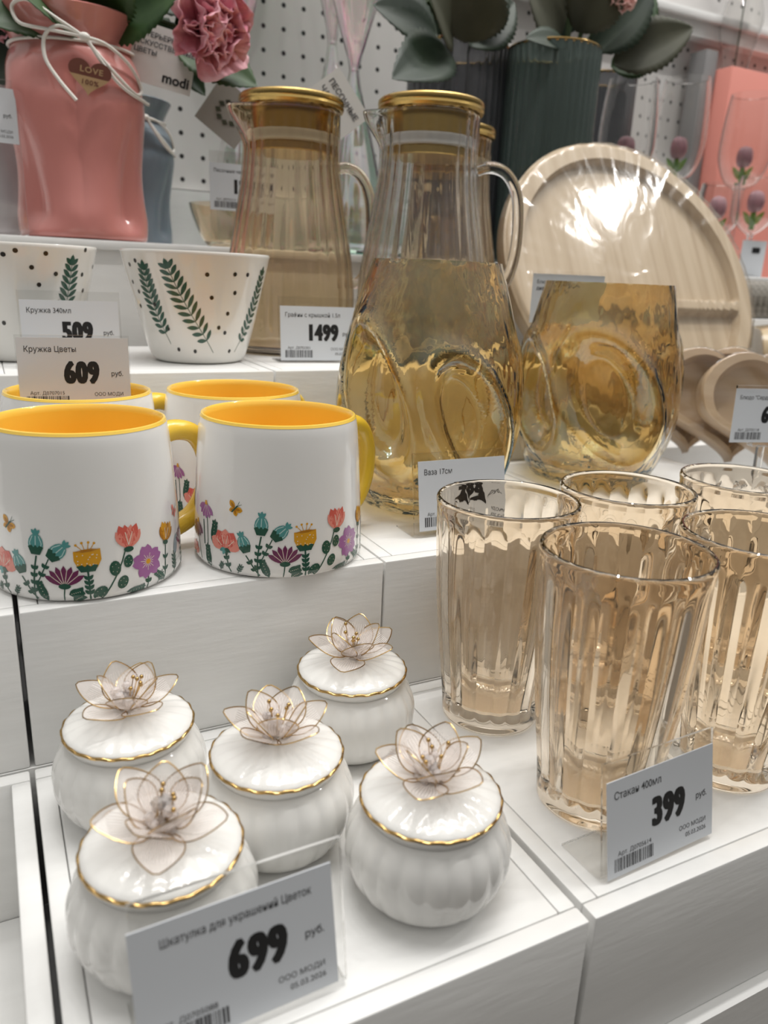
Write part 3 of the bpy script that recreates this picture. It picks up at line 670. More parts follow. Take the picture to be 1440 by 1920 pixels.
# wire flower: two rings of veil petals edged with gold wire, crystal beads and gold pins in the middle
def flower_parts(F, seed=1, yaw=0.0):
    rr = random.Random(seed)
    def petal(az, el, L, Wd, curl):
        ca, sa = cos(az), sin(az)
        def pt(u, v):
            w_ = Wd/2*(sin(pi*min(1, u**0.85))**0.72) if 0 < u < 1 else 0
            x = u*L; y = v*w_
            an = el+curl*u; lift = 0
            px = L*(sin(el+curl*u)-sin(el))/curl if abs(curl) > 1e-6 else x*cos(el); pz = -L*(cos(el+curl*u)-cos(el))/curl if abs(curl) > 1e-6 else x*sin(el)
            # angle measured from the horizontal
            px = sum(cos(el+curl*u*(k+0.5)/8) for k in range(8))*x/8; pz = sum(sin(el+curl*u*(k+0.5)/8) for k in range(8))*x/8
            cup = 0.22*abs(v)**2*w_
            px2 = px-cup*sin(an); pz2 = pz+cup*cos(an)
            return Vector((0.0025*ca+px2*ca-y*sa, 0.0025*sa+px2*sa+y*ca, pz2))
        vb = MB(); vb.grid(lambda a, c: pt(0.02+0.96*c, -1+2*a), 8, 10)
        rim = [pt(u, 1) for u in (0.02+0.96*k/14 for k in range(15))]+[pt(u, -1) for u in (0.98-0.96*k/14 for k in range(15))]
        wb_ = MB(); wb_.tube(rim, 0.00024, 5)
        lb = MB()
        for q in (-0.72, -0.54, -0.36, -0.18, 0.0, 0.18, 0.36, 0.54, 0.72): lb.tube([pt(0.18+0.55*k/5, q*(0.5+0.5*k/5))+Vector((0, 0, 0.00015)) for k in range(6)], 0.00009, 3)
        p = vb.build('petal', 'veil', F, 60); wb_.build('gold_wire', 'gold', p, 60); lb.build('thread_pattern', 'thread', p, 60)
    n1 = 5
    for i in range(n1): petal(yaw+2*pi*i/n1+rr.uniform(-.15, .15), radians(rr.uniform(38, 58)), 0.0180, 0.0150, radians(rr.uniform(5, 22)))
    for i in range(5): petal(yaw+2*pi*(i+0.5)/5+rr.uniform(-.15, .15), radians(rr.uniform(8, 24)), 0.0200, 0.0150, radians(rr.uniform(10, 30)))
    cb = MB()
    for i in range(22):
        a = rr.uniform(0, 2*pi); r_ = rr.uniform(0.0005, 0.0058); z = rr.uniform(0.001, 0.0115-r_*0.9); cb.ball((r_*cos(a), r_*sin(a), z), rr.uniform(0.0013, 0.0021), 6, 4)
    cb.build('crystal_beads', 'crystal', F, 0)
    gb = MB()
    for i in range(6):
        a = rr.uniform(0, 2*pi); r_ = rr.uniform(0.002, 0.006); z = rr.uniform(0.010, 0.014); gb.tube([(0.3*r_*cos(a), 0.3*r_*sin(a), 0.001), (r_*cos(a), r_*sin(a), z)], 0.00022, 4); gb.ball((r_*cos(a), r_*sin(a), z), 0.00085, 8, 6)
    gb.build('gold_pins', 'gold', F, 60)
    bb = MB(); bb.lathe([(0, -0.0017), (0.0045, -0.0015), (0.005, -0.0005), (0.003, 0.0004), (0, 0.0006)], 16); bb.build('mount', 'seal', F, 60)
JARS = [('jar in front behind the 699 tag, its flower leaning towards the open crate', (0.0405, 0.2450), 0.3, 11, (0.10, -0.22)),
        ('jar in the middle of the five porcelain jars', (0.0985, 0.2835), 1.0, 22, (0.06, -0.08)),
        ('jar nearest the open empty crate, back of the group of jars', (0.0425, 0.3320), 2.0, 33, (0.04, -0.06)),
        ('jar nearest the tumblers, with the clearest view of its beaded flower', (0.1470, 0.2300), 0.1, 44, (-0.02, -0.16)),
        ('farthest jar, against the step under the flower mugs', (0.1610, 0.3400), 2.6, 55, (0.0, -0.12))]
for lb, (x, y), yw, sd, tilt in JARS:
    t, F = make_jar(lb, (x, y, 0.0001), face(x, y))
    flower_parts(F, sd, yw); F.rotation_euler = (-tilt[1]*1.0, tilt[0], 0)

# ------------------------------------------------------------------ peach tumblers
def make_tumbler(label, loc, rotz):
    H = 0.1350; N = 20
    out = smoothprof([(0.0262, 0.0), (0.0282, 0.0012), (0.0288, 0.006), (0.0302, 0.020), (0.0330, 0.042), (0.0358, 0.066), (0.0378, 0.090), (0.0389, 0.112), (0.0393, 0.126), (0.0395, 0.130)], 4)
    inn = [(0.0370, 0.125)]+[(r-0.0030, z) for r, z in ((0.0389, 0.110), (0.0378, 0.090), (0.0358, 0.066), (0.0333, 0.045), (0.0310, 0.026))]+[(0.0262, 0.0150), (0.0225, 0.0118), (0.012, 0.0112), (0.0, 0.011)]
    prof = [(0.0, 0.0008), (0.018, 0.0008), (0.022, 0.0)]+out+[(0.03995, 0.1322), (0.03995, 0.1336), (0.0396, 0.1345), (0.0389, 0.1350), (0.0382, 0.1349), (0.0376, 0.1343), (0.03725, 0.1334), (0.0372, 0.132)]+inn
    no = len(out)+3
    def fl(a, r, z, i):
        k = sstep(0.009, 0.016, z)*(1-sstep(0.118, 0.1285, z))
        if i < no: return r-0.0014*k*(1-abs(cos(N*a/2)))
        return r
    b = MB(); b.lathe(prof, N*10, fl)
    o = b.build('ribbed_tumbler', 'tumbler', None, 23)
    tag(o, label, 'drinking glass', 'peach ribbed glass tumblers'); o.location = loc; o.rotation_euler = (0, 0, rotz); return o
t0 = make_tumbler('largest peach tumbler, behind the 399 tag', (0.2545, 0.2455, 0.0001), 0.1)
def dup1(o, label, loc, rotz=0, scale=None):
    c = o.copy(); COL.objects.link(c); c.location = loc; c.rotation_euler = (0, 0, rotz); c['label'] = label
    if scale: c.scale = (scale,)*3
    return c
dup1(t0, 'peach tumbler overlapping the vase tag, nearest the jars', (0.2512, 0.3345, 0.0001), 0.5)
dup1(t0, 'peach tumbler in the back row between the vase tag and the corner tumbler', (0.3365, 0.3315, 0.0001), 0.9)
dup1(t0, 'front row peach tumbler cut off by the picture edge', (0.3400, 0.2395, 0.0001), 0.3)
dup1(t0, 'back row peach tumbler below the heart dish tag, cut off by the picture edge', (0.4305, 0.3240, 0.0001), 1.3)

# ------------------------------------------------------------------ amber dented vases
def make_vase(label, loc, rotz, prof, H, dents, th=0.0030):
    P_ = smoothprof(prof, 8)
    zs = [H*i/64 for i in range(65)]
    def R(z): return interp(P_, z)
    def rad(a, z):
        d = 0
        for (da, dz, rw, rh, tilt, dp) in dents:
            u = (a-da+pi) % (2*pi)-pi; u *= 0.058; v = z-dz
            uu = u*cos(tilt)-v*sin(tilt); vv = u*sin(tilt)+v*cos(tilt)
            rho = sqrt((uu/rw)**2+(vv/rh)**2)
            d += dp*(1-sstep(0.62, 1.04, rho))-dp*0.25*exp(-((rho-1.15)/0.16)**2)
        return R(z)-d+0.0004*sin(9*a+40*z)
    seg = 200; b = MB()
    outer = [(1, z) for z in zs]; inner = [(2, z) for z in zs[::-1] if z > 0.006]
    prof2 = [(0, 0.0006)]+outer+inner+[(3, 0.006)]
    def rf(a, r, z, i):
        if r == 1: return rad(a, z)
        if r == 2: return rad(a, z)-th-0.006*max(0, 1-(z-0.006)/0.012)
        return 0.0
    b.lathe(prof2, seg, rf)
    o = b.build('dented_vase', 'vaseglass', None, 70)
    tag(o, label, 'vase', 'amber lustre glass vases with pressed dents'); o.location = loc; o.rotation_euler = (0, 0, rotz); return o
def dset(off, n=5):
    D = []
    for i in range(n):
        a = off+2*pi*i/n; D.append((a, 0.072, 0.0215, 0.047, 0.42, 0.0115))
    return D
make_vase('nearer amber lustre vase, behind the vase tag and the flower mug', (0.285, 0.486, ZB+0.0003), face(0.285, 0.486),
          [(0.040, 0.0), (0.0475, 0.004), (0.0580, 0.022), (0.0655, 0.050), (0.0675, 0.078), (0.0640, 0.108), (0.0555, 0.142), (0.0450, 0.174)], 0.174,
          [(-pi/2-0.62, 0.085, 0.0195, 0.047, -0.40, 0.0155), (-pi/2+0.50, 0.070, 0.0215, 0.046, -0.45, 0.0160), (-pi/2+2.25, 0.075, 0.021, 0.045, -0.42, 0.0155), (-pi/2-2.30, 0.075, 0.021, 0.045, -0.42, 0.0155)])
make_vase('farther, wider amber lustre vase, in front of the round board', (0.466, 0.5105, ZB+0.0003), face(0.466, 0.512),
          [(0.043, 0.0), (0.051, 0.004), (0.060, 0.022), (0.0672, 0.050), (0.0685, 0.072), (0.0655, 0.100), (0.0595, 0.132), (0.0520, 0.165)], 0.165,
          [(-pi/2+0.18, 0.076, 0.029, 0.050, -0.50, 0.017), (-pi/2-0.92, 0.075, 0.021, 0.045, -0.42, 0.0155), (-pi/2+2.20, 0.075, 0.021, 0.045, -0.42, 0.0155), (-pi/2-2.4, 0.075, 0.021, 0.045, -0.42, 0.0155)])

# ------------------------------------------------------------------ lidded pitchers
def make_pitcher(label, loc, rotz, glass, handle_deg, spout_deg):
    t = thing('glass_pitcher', label, 'pitcher', loc, rotz, 'ribbed glass pitchers with brass lids')
    N = 26; H = 0.2120
    out = smoothprof([(0.0520, 0.0), (0.0575, 0.0025), (0.0600, 0.010), (0.0608, 0.030), (0.0603, 0.060), (0.0568, 0.090), (0.0515, 0.120), (0.0463, 0.150), (0.0440, 0.174), (0.0438, 0.193), (0.0445, H)], 5)
    th = 0.0026
    inn = [(r-th, z) for r, z in out if z > 0.006][::-1]
    prof = [(0, 0.0012)]+out+[(0.0435, H+0.0008)]+inn+[(0.050, 0.0055), (0, 0.005)]
    sp = radians(spout_deg-90)
    def fl(a, r, z, i):
        if r == 0: return 0
        k = sstep(0.012, 0.03, z)*(1-0.7*sstep(0.19, 0.21, z))
        u = (a-sp+pi) % (2*pi)-pi
        s_ = 0.0165*sstep(0.178, H, z)*exp(-(u/0.27)**2)
        return r+0.00075*k*cos(N*a)+s_
    b = MB(); b.lathe(prof, N*8, fl); b.build('ribbed_body', glass, t, 60)
    a = radians(handle_deg-90); dx, dy = cos(a), sin(a)
    hp = smoothprof([(0.0432, 0.168), (0.056, 0.1715), (0.071, 0.1665), (0.0815, 0.150), (0.0850, 0.125), (0.0845, 0.098), (0.0790, 0.075), (0.0695, 0.0655), (0.0598, 0.0665)], 5)
    b = MB(); b.tube([(dx*u, dy*u, z) for u, z in hp], 0.0052, 12); b.build('handle', glass, t, 60)
    z0 = H+0.0012
    b = MB(); b.lathe([(0, z0), (0.0440, z0), (0.0466, z0+0.0008), (0.0475, z0+0.003), (0.0470, z0+0.0050), (0.0476, z0+0.0062), (0.0472, z0+0.0092), (0.0455, z0+0.0108), (0.020, z0+0.0112), (0, z0+0.0112)], 72)
    L = b.build('lid', 'brass', t, 35)
    b = MB(); b.lathe([(0, z0-0.036), (0.0355, z0-0.036), (0.0365, z0-0.035), (0.0365, z0+0.0005), (0, z0+0.0005)], 56); b.build('lid_plug', 'brass', L, 35)
    b = MB(); b.lathe([(0.0366, z0-0.0285), (0.0395, z0-0.0285), (0.0405, z0-0.0275), (0.0390, z0-0.0245), (0.0403, z0-0.0215), (0.0390, z0-0.0190), (0.0366, z0-0.0190)], 56); b.build('silicone_ring', 'seal', L, 60)
    return t
pa = make_pitcher('amber pitcher behind the 1499 tag', (0.267, 0.731, ZC+0.0003), face(0.267, 0.731), 'amberglass', 112, -68)
pb_ = make_pitcher('clear colourless pitcher between the two amber ones', (0.374, 0.664, ZC+0.0003), face(0.374, 0.664), 'clearglass', 84, -78)
make_pitcher('amber pitcher half hidden behind the clear one', (0.4520, 0.7600, ZC+0.0003), face(0.452, 0.760), 'amberglass', 200, 20)

# ------------------------------------------------------------------ round serving board in cling film
def rib(x, z, x0, z0, x1, z1, w):
    dx, dz = x1-x0, z1-z0; t = max(0, min(1, ((x-x0)*dx+(z-z0)*dz)/(dx*dx+dz*dz))); return sqrt((x-x0-t*dx)**2+(z-z0-t*dz)**2)-w
BR = 0.172
def board():
    t = thing('round_serving_board', 'large round compartment board of pale wood leaning behind the amber vases', 'serving board', (0.669, 0.627, ZB+0.0165))
    t.rotation_euler = (-radians(30), 0, radians(-4))
    T = 0.022
    def depth(x, z):
        r = sqrt(x*x+z*z); d = BR-0.023-r
        d = min(d, rib(x, z, -BR, -0.035, BR, -0.035, 0.007), rib(x, z, 0, -0.035, 0, -BR, 0.007))
        return -0.012*sstep(-0.001, 0.0025, d)
    b = MB(); nr, na = 110, 220; vs = [(0, -T+depth(0, 0)*-1, BR)]; fs = []
    for i in range(1, nr+1):
        r = BR*i/nr
        for k in range(na):
            a = 2*pi*k/na; x, z = r*cos(a), r*sin(a)
            ed = 0.004*sstep(BR-0.006, BR, r)
            vs.append((x, -T-depth(x, z)+ed, z+BR))
    for k in range(na): fs.append((0, 1+k, 1+(k+1) % na))
    for i in range(nr-1):
        for k in range(na): k2 = (k+1) % na; fs.append((1+i*na+k, 1+(i+1)*na+k, 1+(i+1)*na+k2, 1+i*na+k2))
    o0 = len(vs)
    for r, y in ((BR, -0.003), (BR-0.003, 0.0)):
        for k in range(na): a = 2*pi*k/na; vs.append((r*cos(a), y, r*sin(a)+BR))
    L = 1+(nr-1)*na
    for k in range(na):
        k2 = (k+1) % na; fs += [(L+k, o0+k, o0+k2, L+k2), (o0+k, o0+na+k, o0+na+k2, o0+k2)]
    fs.append(tuple(o0+na+k for k in range(na)))
    b.add(vs, fs); b.build('board', 'wood', t, 50)
    # film stretched over the front and round the edge
    rr = random.Random(3); b = MB(); ph = [rr.uniform(0, 6.28) for _ in range(8)]
    def fp(u, v):
        a = 2*pi*u; r = (BR+0.003)*v
        w = 0.0006*(0.25*sin(5*a+ph[0]+9*v)+0.4*sin(11*a+ph[1])*v*v+1.0*sin(23*a+ph[2])*v**5+1.2*sin(47*a+ph[4]+6*v)*v**7)
        return (r*cos(a), -T-0.0045-w+0.0155*sstep(0.955, 1.0, v), r*sin(a)+BR)
    b.grid(fp, 260, 50); b.build('cling_film', 'film', t, 60)
board()

# ------------------------------------------------------------------ heart dishes
def heart_pts(s, n=96, soft=True):
    out = []
    for k in range(n):
        a = 2*pi*k/n
        z_ = s*0.0625*(13*cos(a)-5*cos(2*a)-2*cos(3*a)-cos(4*a)); out.append((s*0.0625*16*sin(a)**3*0.98, z_ if (z_ > 0 or not soft) else z_*0.62))
    return out
def make_heart(label, loc, rot, s=0.076):
    t = thing('heart_dish', label, 'wooden dish', loc, 0, 'heart-shaped wooden dishes leaning in a row'); t.rotation_euler = rot
    n = 96; hp = heart_pts(s, n); cz = -min(p[1] for p in hp); T = 0.024; vs = []; fs = []
    # keep the notch soft
    rings = [(1.0, 0.0), (1.0, -T+0.002), (0.985, -T), (0.87, -T), (0.845, -T+0.004), (0.80, -0.008), (0.70, -0.006), (0.35, -0.006)]
    for f, y in rings:
        for (x, z) in hp: vs.append((x*f, y, (z-0.1*s)*f+0.1*s+cz))
    for i in range(len(rings)-1):
        for k in range(n): k2 = (k+1) % n; fs.append((i*n+k, i*n+k2, (i+1)*n+k2, (i+1)*n+k))
    fs.append(tuple(range(n-1, -1, -1))); fs.append(tuple((len(rings)-1)*n+k for k in range(n)))
    b = MB(); b.add(vs, fs); b.build('dish', 'woodx', t, 40)
    b = MB(); rr = random.Random(int(loc[0]*1e4)); q = [rr.uniform(0, 6) for _ in range(4)]
    vs = []; fs = []
    R2 = [(1.012, 0.001), (1.02, -T-0.001), (0.97, -T-0.003), (0.6, -T-0.002), (0.02, -T-0.003)]
    for i, (f, y) in enumerate(R2):
        for k, (x, z) in enumerate(hp):
            w = 0.0012*(sin(7*2*pi*k/n+q[0])+sin(17*2*pi*k/n+q[1])); vs.append((x*f*(1+w*2), y+w*(0.6 if i else 0.2), (z-0.1*s)*f*(1+w*2)+0.1*s+cz))
    for i in range(len(R2)-1):
        for k in range(n): k2 = (k+1) % n; fs.append((i*n+k, i*n+k2, (i+1)*n+k2, (i+1)*n+k))
    b.add(vs, fs); b.build('cling_film', 'film', t, 60)
    return t
make_heart('heart dish with its hollow facing out, directly behind the heart dish tag', (0.650, 0.463, ZB+0.001), (-0.28, 0, -0.62))
make_heart('heart dish second in its leaning row, between two others', (0.639, 0.508, ZB+0.001), (-0.28, 0, -0.62))
make_heart('rearmost heart dish, leaning closest to the round board', (0.629, 0.552, ZB+0.001), (-0.28, 0, -0.62))
# ------------------------------------------------------------------ tags among the dishes
def clip_stand(loc, label, title, price, rotz, h0, art=None, title2=None, cw=0.0665):
    r = price_tag((loc[0], loc[1], loc[2]), rotz, label, title, price, art, firm='ООО МОДИ' if art else None, date=None, holder=False, cz=h0, lean=0.05, rub=bool(price), seed=12, tsize=0.0046)
    b = MB(); b.box(-0.011, 0.011, -0.004, 0.004, h0-0.004, h0+0.011); b.box(-0.003, 0.003, -0.002, 0.002, 0.003, h0-0.003); b.box(-0.016, 0.016, -0.012, 0.012, 0, 0.003)
    b.xf(lambda v: Vector((v.x+0.0, v.y+0.004+v.z*0.05, v.z))); b.build('clear_clip', 'acrylic', r, 0, bevel=0.0006)
    b = MB(); b.box(-cw/2, cw/2, -0.0012, 0.0008, h0+0.0452, h0+0.0476); b.xf(lambda v: Vector((v.x, v.y+v.z*0.05, v.z))); b.build('clear_edge', 'acrylic', r, 0)
    if title2:
        ib = MB(); put_text(ib, title2, -cw/2+0.004, 0.045-0.0145, 0.0046, 0.012, 0.88, y=-0.0006); ib.xf(lambda v: Vector((v.x, v.y+(v.z+h0)*0.05, v.z+h0))); ib.build('second_line', 'greyink', r, smooth=0)
    return r
clip_stand((0.582, 0.425, ZB+0.0003), 'tag reading 699 clipped in front of the wooden heart dishes', 'Блюдо "Сердце"', '699', -0.28, 0.041, 'Арт. Д0705118')
clip_stand((0.4900, 0.590, ZB+0.0003), 'small tag peeping over the rim of the farther amber vase', 'Блюдо менажница', None, -0.55, 0.126, None, 'диаметр 33см')

# ------------------------------------------------------------------ back shelf: flower vases
def make_twist_vase(label, loc, rotz, glaze, s=1.0, name='ceramic_vase'):
    t = thing(name, label, 'vase', loc, rotz, 'glazed twisted ceramic vases', (s, s, s*0.84))
    prof = smoothprof([(0.054, 0.0), (0.0600, 0.003), (0.0605, 0.020), (0.0580, 0.050), (0.0585, 0.080), (0.0640, 0.115), (0.0690, 0.145), (0.0660, 0.172), (0.0580, 0.190), (0.0540, 0.200), (0.0555, 0.209), (0.0605, 0.221), (0.0655, 0.232)], 6)
    def fl(a, r, z, i):
        if r < 0.02: return r
        k = sstep(0.004, 0.03, z)*(1-sstep(0.168, 0.194, z)); n = 4; p = 20*z
        f = max(cos(n*(a-0.0)+p), cos(n*a-p))        # two crossing spirals of ridges
        g_ = min(1-abs(cos((n*a+p)/2)), 1-abs(cos((n*a-p)/2)))
        return r*(1+0.02*k-0.21*k*g_-0.02*k*(1-f))
    inn = [(r-0.004, z) for r, z in prof if z > 0.006][::-1]
    b = MB(); b.lathe([(0, 0.001)]+prof+[(0.0640, 0.2335), (0.062, 0.2325)]+inn+[(0, 0.007)], 180, fl); b.build('body', glaze, t, 60)
    return t
def bow(t, seed=1):
    """cord round the neck with a two-looped bow and hanging ends; front of the vase is -y"""
    R_ = 0.0562; zc = 0.201
    b = MB(); b.tube([(R_*cos(a), R_*sin(a), zc+0.0025*sin(a+0.5)) for a in (2*pi*k/60 for k in range(60))], 0.0017, 7, True)
    f = lambda x, z, o=0.0: (x, -sqrt(max(0.0, 0.066**2-min(abs(x), 0.064)**2))-0.004-o-0.35*max(0, 0.2-z)*0.25, z)
    def run(pts, r=0.0017): b.tube([f(*p) for p in [(x, z) for x, z in smooth2(pts)]], r, 7)
    def smooth2(pts): return smoothprof(pts, 6)
    run([(0.010, 0.199), (-0.012, 0.213), (-0.034, 0.228), (-0.047, 0.224), (-0.042, 0.208), (-0.020, 0.202), (0.010, 0.199)])
    run([(0.010, 0.199), (0.028, 0.196), (0.048, 0.182), (0.058, 0.163), (0.052, 0.155), (0.034, 0.170), (0.018, 0.188), (0.010, 0.199)])
    run([(0.010, 0.199), (-0.010, 0.206), (-0.022, 0.196), (-0.023, 0.175), (-0.013, 0.155), (0.000, 0.137)])
    run([(0.012, 0.198), (0.022, 0.180), (0.036, 0.162), (0.050, 0.153), (0.066, 0.151)])
    b.ball(f(0.010, 0.199, 0.001), 0.0042, 8, 6, (1.2, 0.8, 1)); b.build('cord_bow', 'cord', t, 60)
pv = make_twist_vase('salmon pink twisted vase tied with a white cord bow', (0.1000, 0.8760, ZD+0.0005), face(0.100, 0.876), 'pinkglaze')
bow(pv)
# heart tag on the cord
hpts = heart_pts(0.0185, 60, False)
ht = bpy.data.objects.new('heart_tag', None); COL.objects.link(ht); ht.parent = pv; ht.location = (0.0125, -0.0705, 0.163); ht.rotation_euler = (0.10, 0.12, 0.12); ht.empty_display_size = 0.01
def half(lo, hi, nm, m_):
    b = MB(); P_ = [(x, min(hi, max(lo, z))) for x, z in hpts]; n_ = len(P_)
    b.add([(x, -0.0006, z) for x, z in P_]+[(x, 0.0006, z) for x, z in P_], [tuple(range(n_)), tuple(range(2*n_-1, n_-1, -1))]+[(i, n_+i, n_+(i+1) % n_, (i+1) % n_) for i in range(n_)])
    b.build(nm, m_, ht, 0)
half(-0.0012, 1, 'dark_half', 'brown'); half(-1, -0.0013, 'pale_half', 'kraft')
b = MB(); put_text(b, 'LOVE', 0.001, 0.0022, 0.0078, 0.02, 0.95, 'CENTER', y=-0.0009, sp=1.15); b.build('lettering', 'kraft', ht, 0)
b = MB(); put_text(b, '100%', 0.0005, -0.0090, 0.0066, 0.02, 0.95, 'CENTER', y=-0.0009, sp=1.15); b.build('lettering', 'brown', ht, 0)
bv = make_twist_vase('grey-blue twisted vase standing behind the salmon one', (0.1660, 1.0100, ZD+0.0005), 0.1, 'blueglaze', 0.80); bow(bv)
lv = make_twist_vase('pale lilac-grey twisted vase at the end of the shelf, cut off by the picture edge', (0.0420, 1.0080, ZD+0.0005), 0.3, 'lilacglaze', 0.85)

# leaves, stems and flowers
def leaf_mesh(mb, base, tip, wid, up=(0, 0, 1), fold=0.25, droop=0.1, serr=0.0):
    base, tip = Vector(base), Vector(tip); L = (tip-base).length; d = (tip-base)/L; up = Vector(up)
    s = d.cross(up); s = s.normalized() if s.length > 1e-4 else Vector((1, 0, 0)); nrm = s.cross(d).normalized()
    def pt(u, v):
        w = wid/2*(sin(pi*u**0.8)**0.8 if 0 < u < 1 else 0.0); w *= 1+serr*(1 if int(u*28) % 2 else -1)*(1 if abs(v-0.5) > 0.49 else 0)
        y = (v-0.5)*2*w
        return base+d*(u*L)+s*y+nrm*(fold*abs(y)-droop*L*u*u+droop*L*u)
    mb.grid(lambda a, c: pt(c, a), 6, 28 if serr else 12)
def plant(name, label, cat, root, leaves, stems, mats, flowers=(), group=None):
    r = thing(name, label, cat, root, 0, group); R_ = Vector(root)
    for (pts, rad) in stems:
        b = MB(); b.tube([Vector(p)-R_ for p in pts], rad, 7); b.build('stem', 'stem', r, 60)
    for i, (bp, tp, w, up, m_) in enumerate(leaves):
        b = MB(); leaf_mesh(b, Vector(bp)-R_, Vector(tp)-R_, w, up, serr=0.05); b.build('leaf', m_, r, 60, solid=0.0004)
    return r
def peony(parent, c, R_, m_='peony', seed=2, axis=(0, -1, 0.1)):
    rr = random.Random(seed); q = Vector(axis).to_track_quat('Z', 'Y').to_matrix(); c = Vector(c)
    for ring, (n, el, L) in enumerate(((6, 15, 1.0), (7, 38, 0.95), (6, 58, 0.85), (5, 74, 0.7))):
        b = MB()
        for i in range(n):
            az = 2*pi*(i+0.5*ring)/n+rr.uniform(-.15, .15); e_ = radians(el+rr.uniform(-6, 6)); ph = rr.uniform(0, 6); LL = R_*L*rr.uniform(0.9, 1.08)
            def pt(a, u):
                v = 2*a-1; w = LL*0.60*(0.22+0.78*u**0.55); ee = e_+0.5*u-0.35*u*u*v*v; ruf = 0.055*LL*u*u*(sin(8*v+ph)+0.6*sin(19*v+2*ph))
                u_ = u*(1-0.22*v*v*v*v-0.10*v*v); x = LL*u_*cos(ee)-ruf*sin(e_); z = LL*u_*sin(ee)*0.8+ruf*cos(e_)-0.05*LL; y = v*w
                return c+q @ Vector((x*cos(az)-y*sin(az), x*sin(az)+y*cos(az), z))
            b.grid(pt, 24, 8)
        b.build('petal_ring', m_, parent, 60, solid=0.0003)
V_ = lambda px, py, y: at(px, py, y)
# bouquet in the pink vase: leaves run along the top of the picture, one peony hangs out
root = (0.101, 0.883, ZD+0.22)
top = Vector((0.101, 0.883, ZD+0.30))
r_ = plant('artificial_bouquet', 'green leaves with a ruffled pink peony spilling from the salmon vase', 'bouquet', root,
  [(V_(170, 60, .86), V_(20, -30, .80), 0.055, (0, -1, .4), 'leaf'), (V_(190, 50, .86), V_(340, -20, .80), 0.065, (0, -1, .3), 'leaf'), (V_(180, 30, .85), V_(215, -90, .80), 0.06, (0, -1, .2), 'leaf'),
   (V_(330, 85, .85), V_(482, 162, .83), 0.062, (0, -.9, .5), 'leaf'), (V_(250, 25, .87), V_(385, 180, .86), 0.05, (0, -.9, .5), 'leaf'), (V_(130, 55, .88), V_(-40, 150, .90), 0.06, (0, -1, .3), 'leafdark'), (V_(330, 60, .86), V_(450, 20, .86), 0.05, (0, -1, .3), 'leaf'),
   (V_(120, 30, .86), V_(-30, 40, .84), 0.06, (0, -1, .6), 'leaf'), (V_(280, 10, .86), V_(420, -10, .86), 0.05, (0, -1, .6), 'leafdark'), (V_(100, 20, .9), V_(60, -60, .9), 0.06, (0, -1, .2), 'leafdark')],
  [([(0.095, 0.88, ZD+0.02), (0.10, 0.88, ZD+0.2), V_(150, 10, .87)], 0.002), ([(0.105, 0.885, ZD+0.02), (0.108, 0.88, ZD+0.2), V_(230, 10, .865), V_(330, 50, .85)], 0.002), ([(0.10, 0.89, ZD+0.02), (0.098, 0.89, ZD+0.2), V_(110, 20, .89)], 0.002)], None)
peony(r_, V_(388, 58, .82)-Vector(root), 0.048, 'peony', 4, (0.25, -1, -0.15))
peony(r_, V_(10, 25, .9)-Vector(root), 0.03, 'peony', 9, (-0.3, -1, 0.1))

# ribbed smoked vases and their greenery
def make_rib_vase(label, loc, R_, H, glass, rim=True):
    t = thing('ribbed_glass_vase', label, 'vase', loc, 0, 'smoked ribbed glass vases')
    N = 36; th = 0.003
    out = [(R_*0.94, 0), (R_*0.985, 0.002), (R_, 0.006), (R_, H*0.5), (R_, H)]
    inn = [(r-th, z) for r, z in out[2:]][::-1]+[(R_*0.9, 0.007), (0, 0.007)]
    b = MB(); b.lathe([(0, 0.001)]+out+inn, N*6, lambda a, r, z, i: r+0.0009*(cos(N*a) if (r > 0.5*R_ and z > 0.01) else 0)); b.build('body', glass, t, 60)
    if rim:
        b = MB(); b.tube([((R_-th/2)*cos(a), (R_-th/2)*sin(a), H+0.0006) for a in (2*pi*k/72 for k in range(72))], 0.0020, 6, True); b.build('gilt_rim', 'gold', t, 60)
    return t
g1 = at(862, 98, .945); g2 = at(1040, 92, .868); g3 = at(1128, 140, 1.0)
make_rib_vase('dark grey ribbed vase with a gilt rim behind the clear pitcher', (g1.x, .945, ZD+0.0005), 0.0640, g1.z-ZD, 'smoke')
make_rib_vase('dark green ribbed vase above the round board', (g2.x, .868, ZD+0.0005), 0.0570, g2.z-ZD-0.004, 'smokegreen')
make_rib_vase('lower charcoal ribbed vase half hidden behind the green one', (g3.x+0.005, 1.0, ZD+0.0005), 0.0480, g3.z-ZD-0.006, 'smoke')
plant('artificial_greenery', 'large dull green leaves standing in the dark grey vase', 'plant', (g1.x, .945, ZD+0.008),
  [(V_(850, 75, .87), V_(790, -60, .82), 0.085, (0.2, -1, .3), 'leafolive'), (V_(870, 80, .87), V_(905, -70, .84), 0.080, (-0.2, -1, .3), 'leafolive'), (V_(840, 95, .87), V_(735, 148, .80), 0.062, (0.1, -1, .5), 'leafdark'), (V_(820, 70, .88), V_(700, 10, .86), 0.065, (0, -1, .4), 'leafdark'), (V_(860, 60, .89), V_(950, -40, .88), 0.07, (0, -1, .3), 'leafdark'), (V_(880, 85, .88), V_(965, 5, .9), 0.06, (0, -1, .3), 'leafdark'), (V_(810, 80, .9), V_(760, -30, .9), 0.08, (0, -1, .3), 'leafdark')],
  [([(g1.x-.02, .945, ZD+0.01), V_(845, 100, .94), V_(800, 0, .88)], 0.003), ([(g1.x+.02, .945, ZD+0.01), V_(880, 100, .94), V_(900, -20, .88)], 0.003), ([(g1.x+.03, .94, ZD+0.01), V_(920, 90, .94), V_(925, -30, .9)], 0.004)], None, group='artificial greenery in the smoked vases')
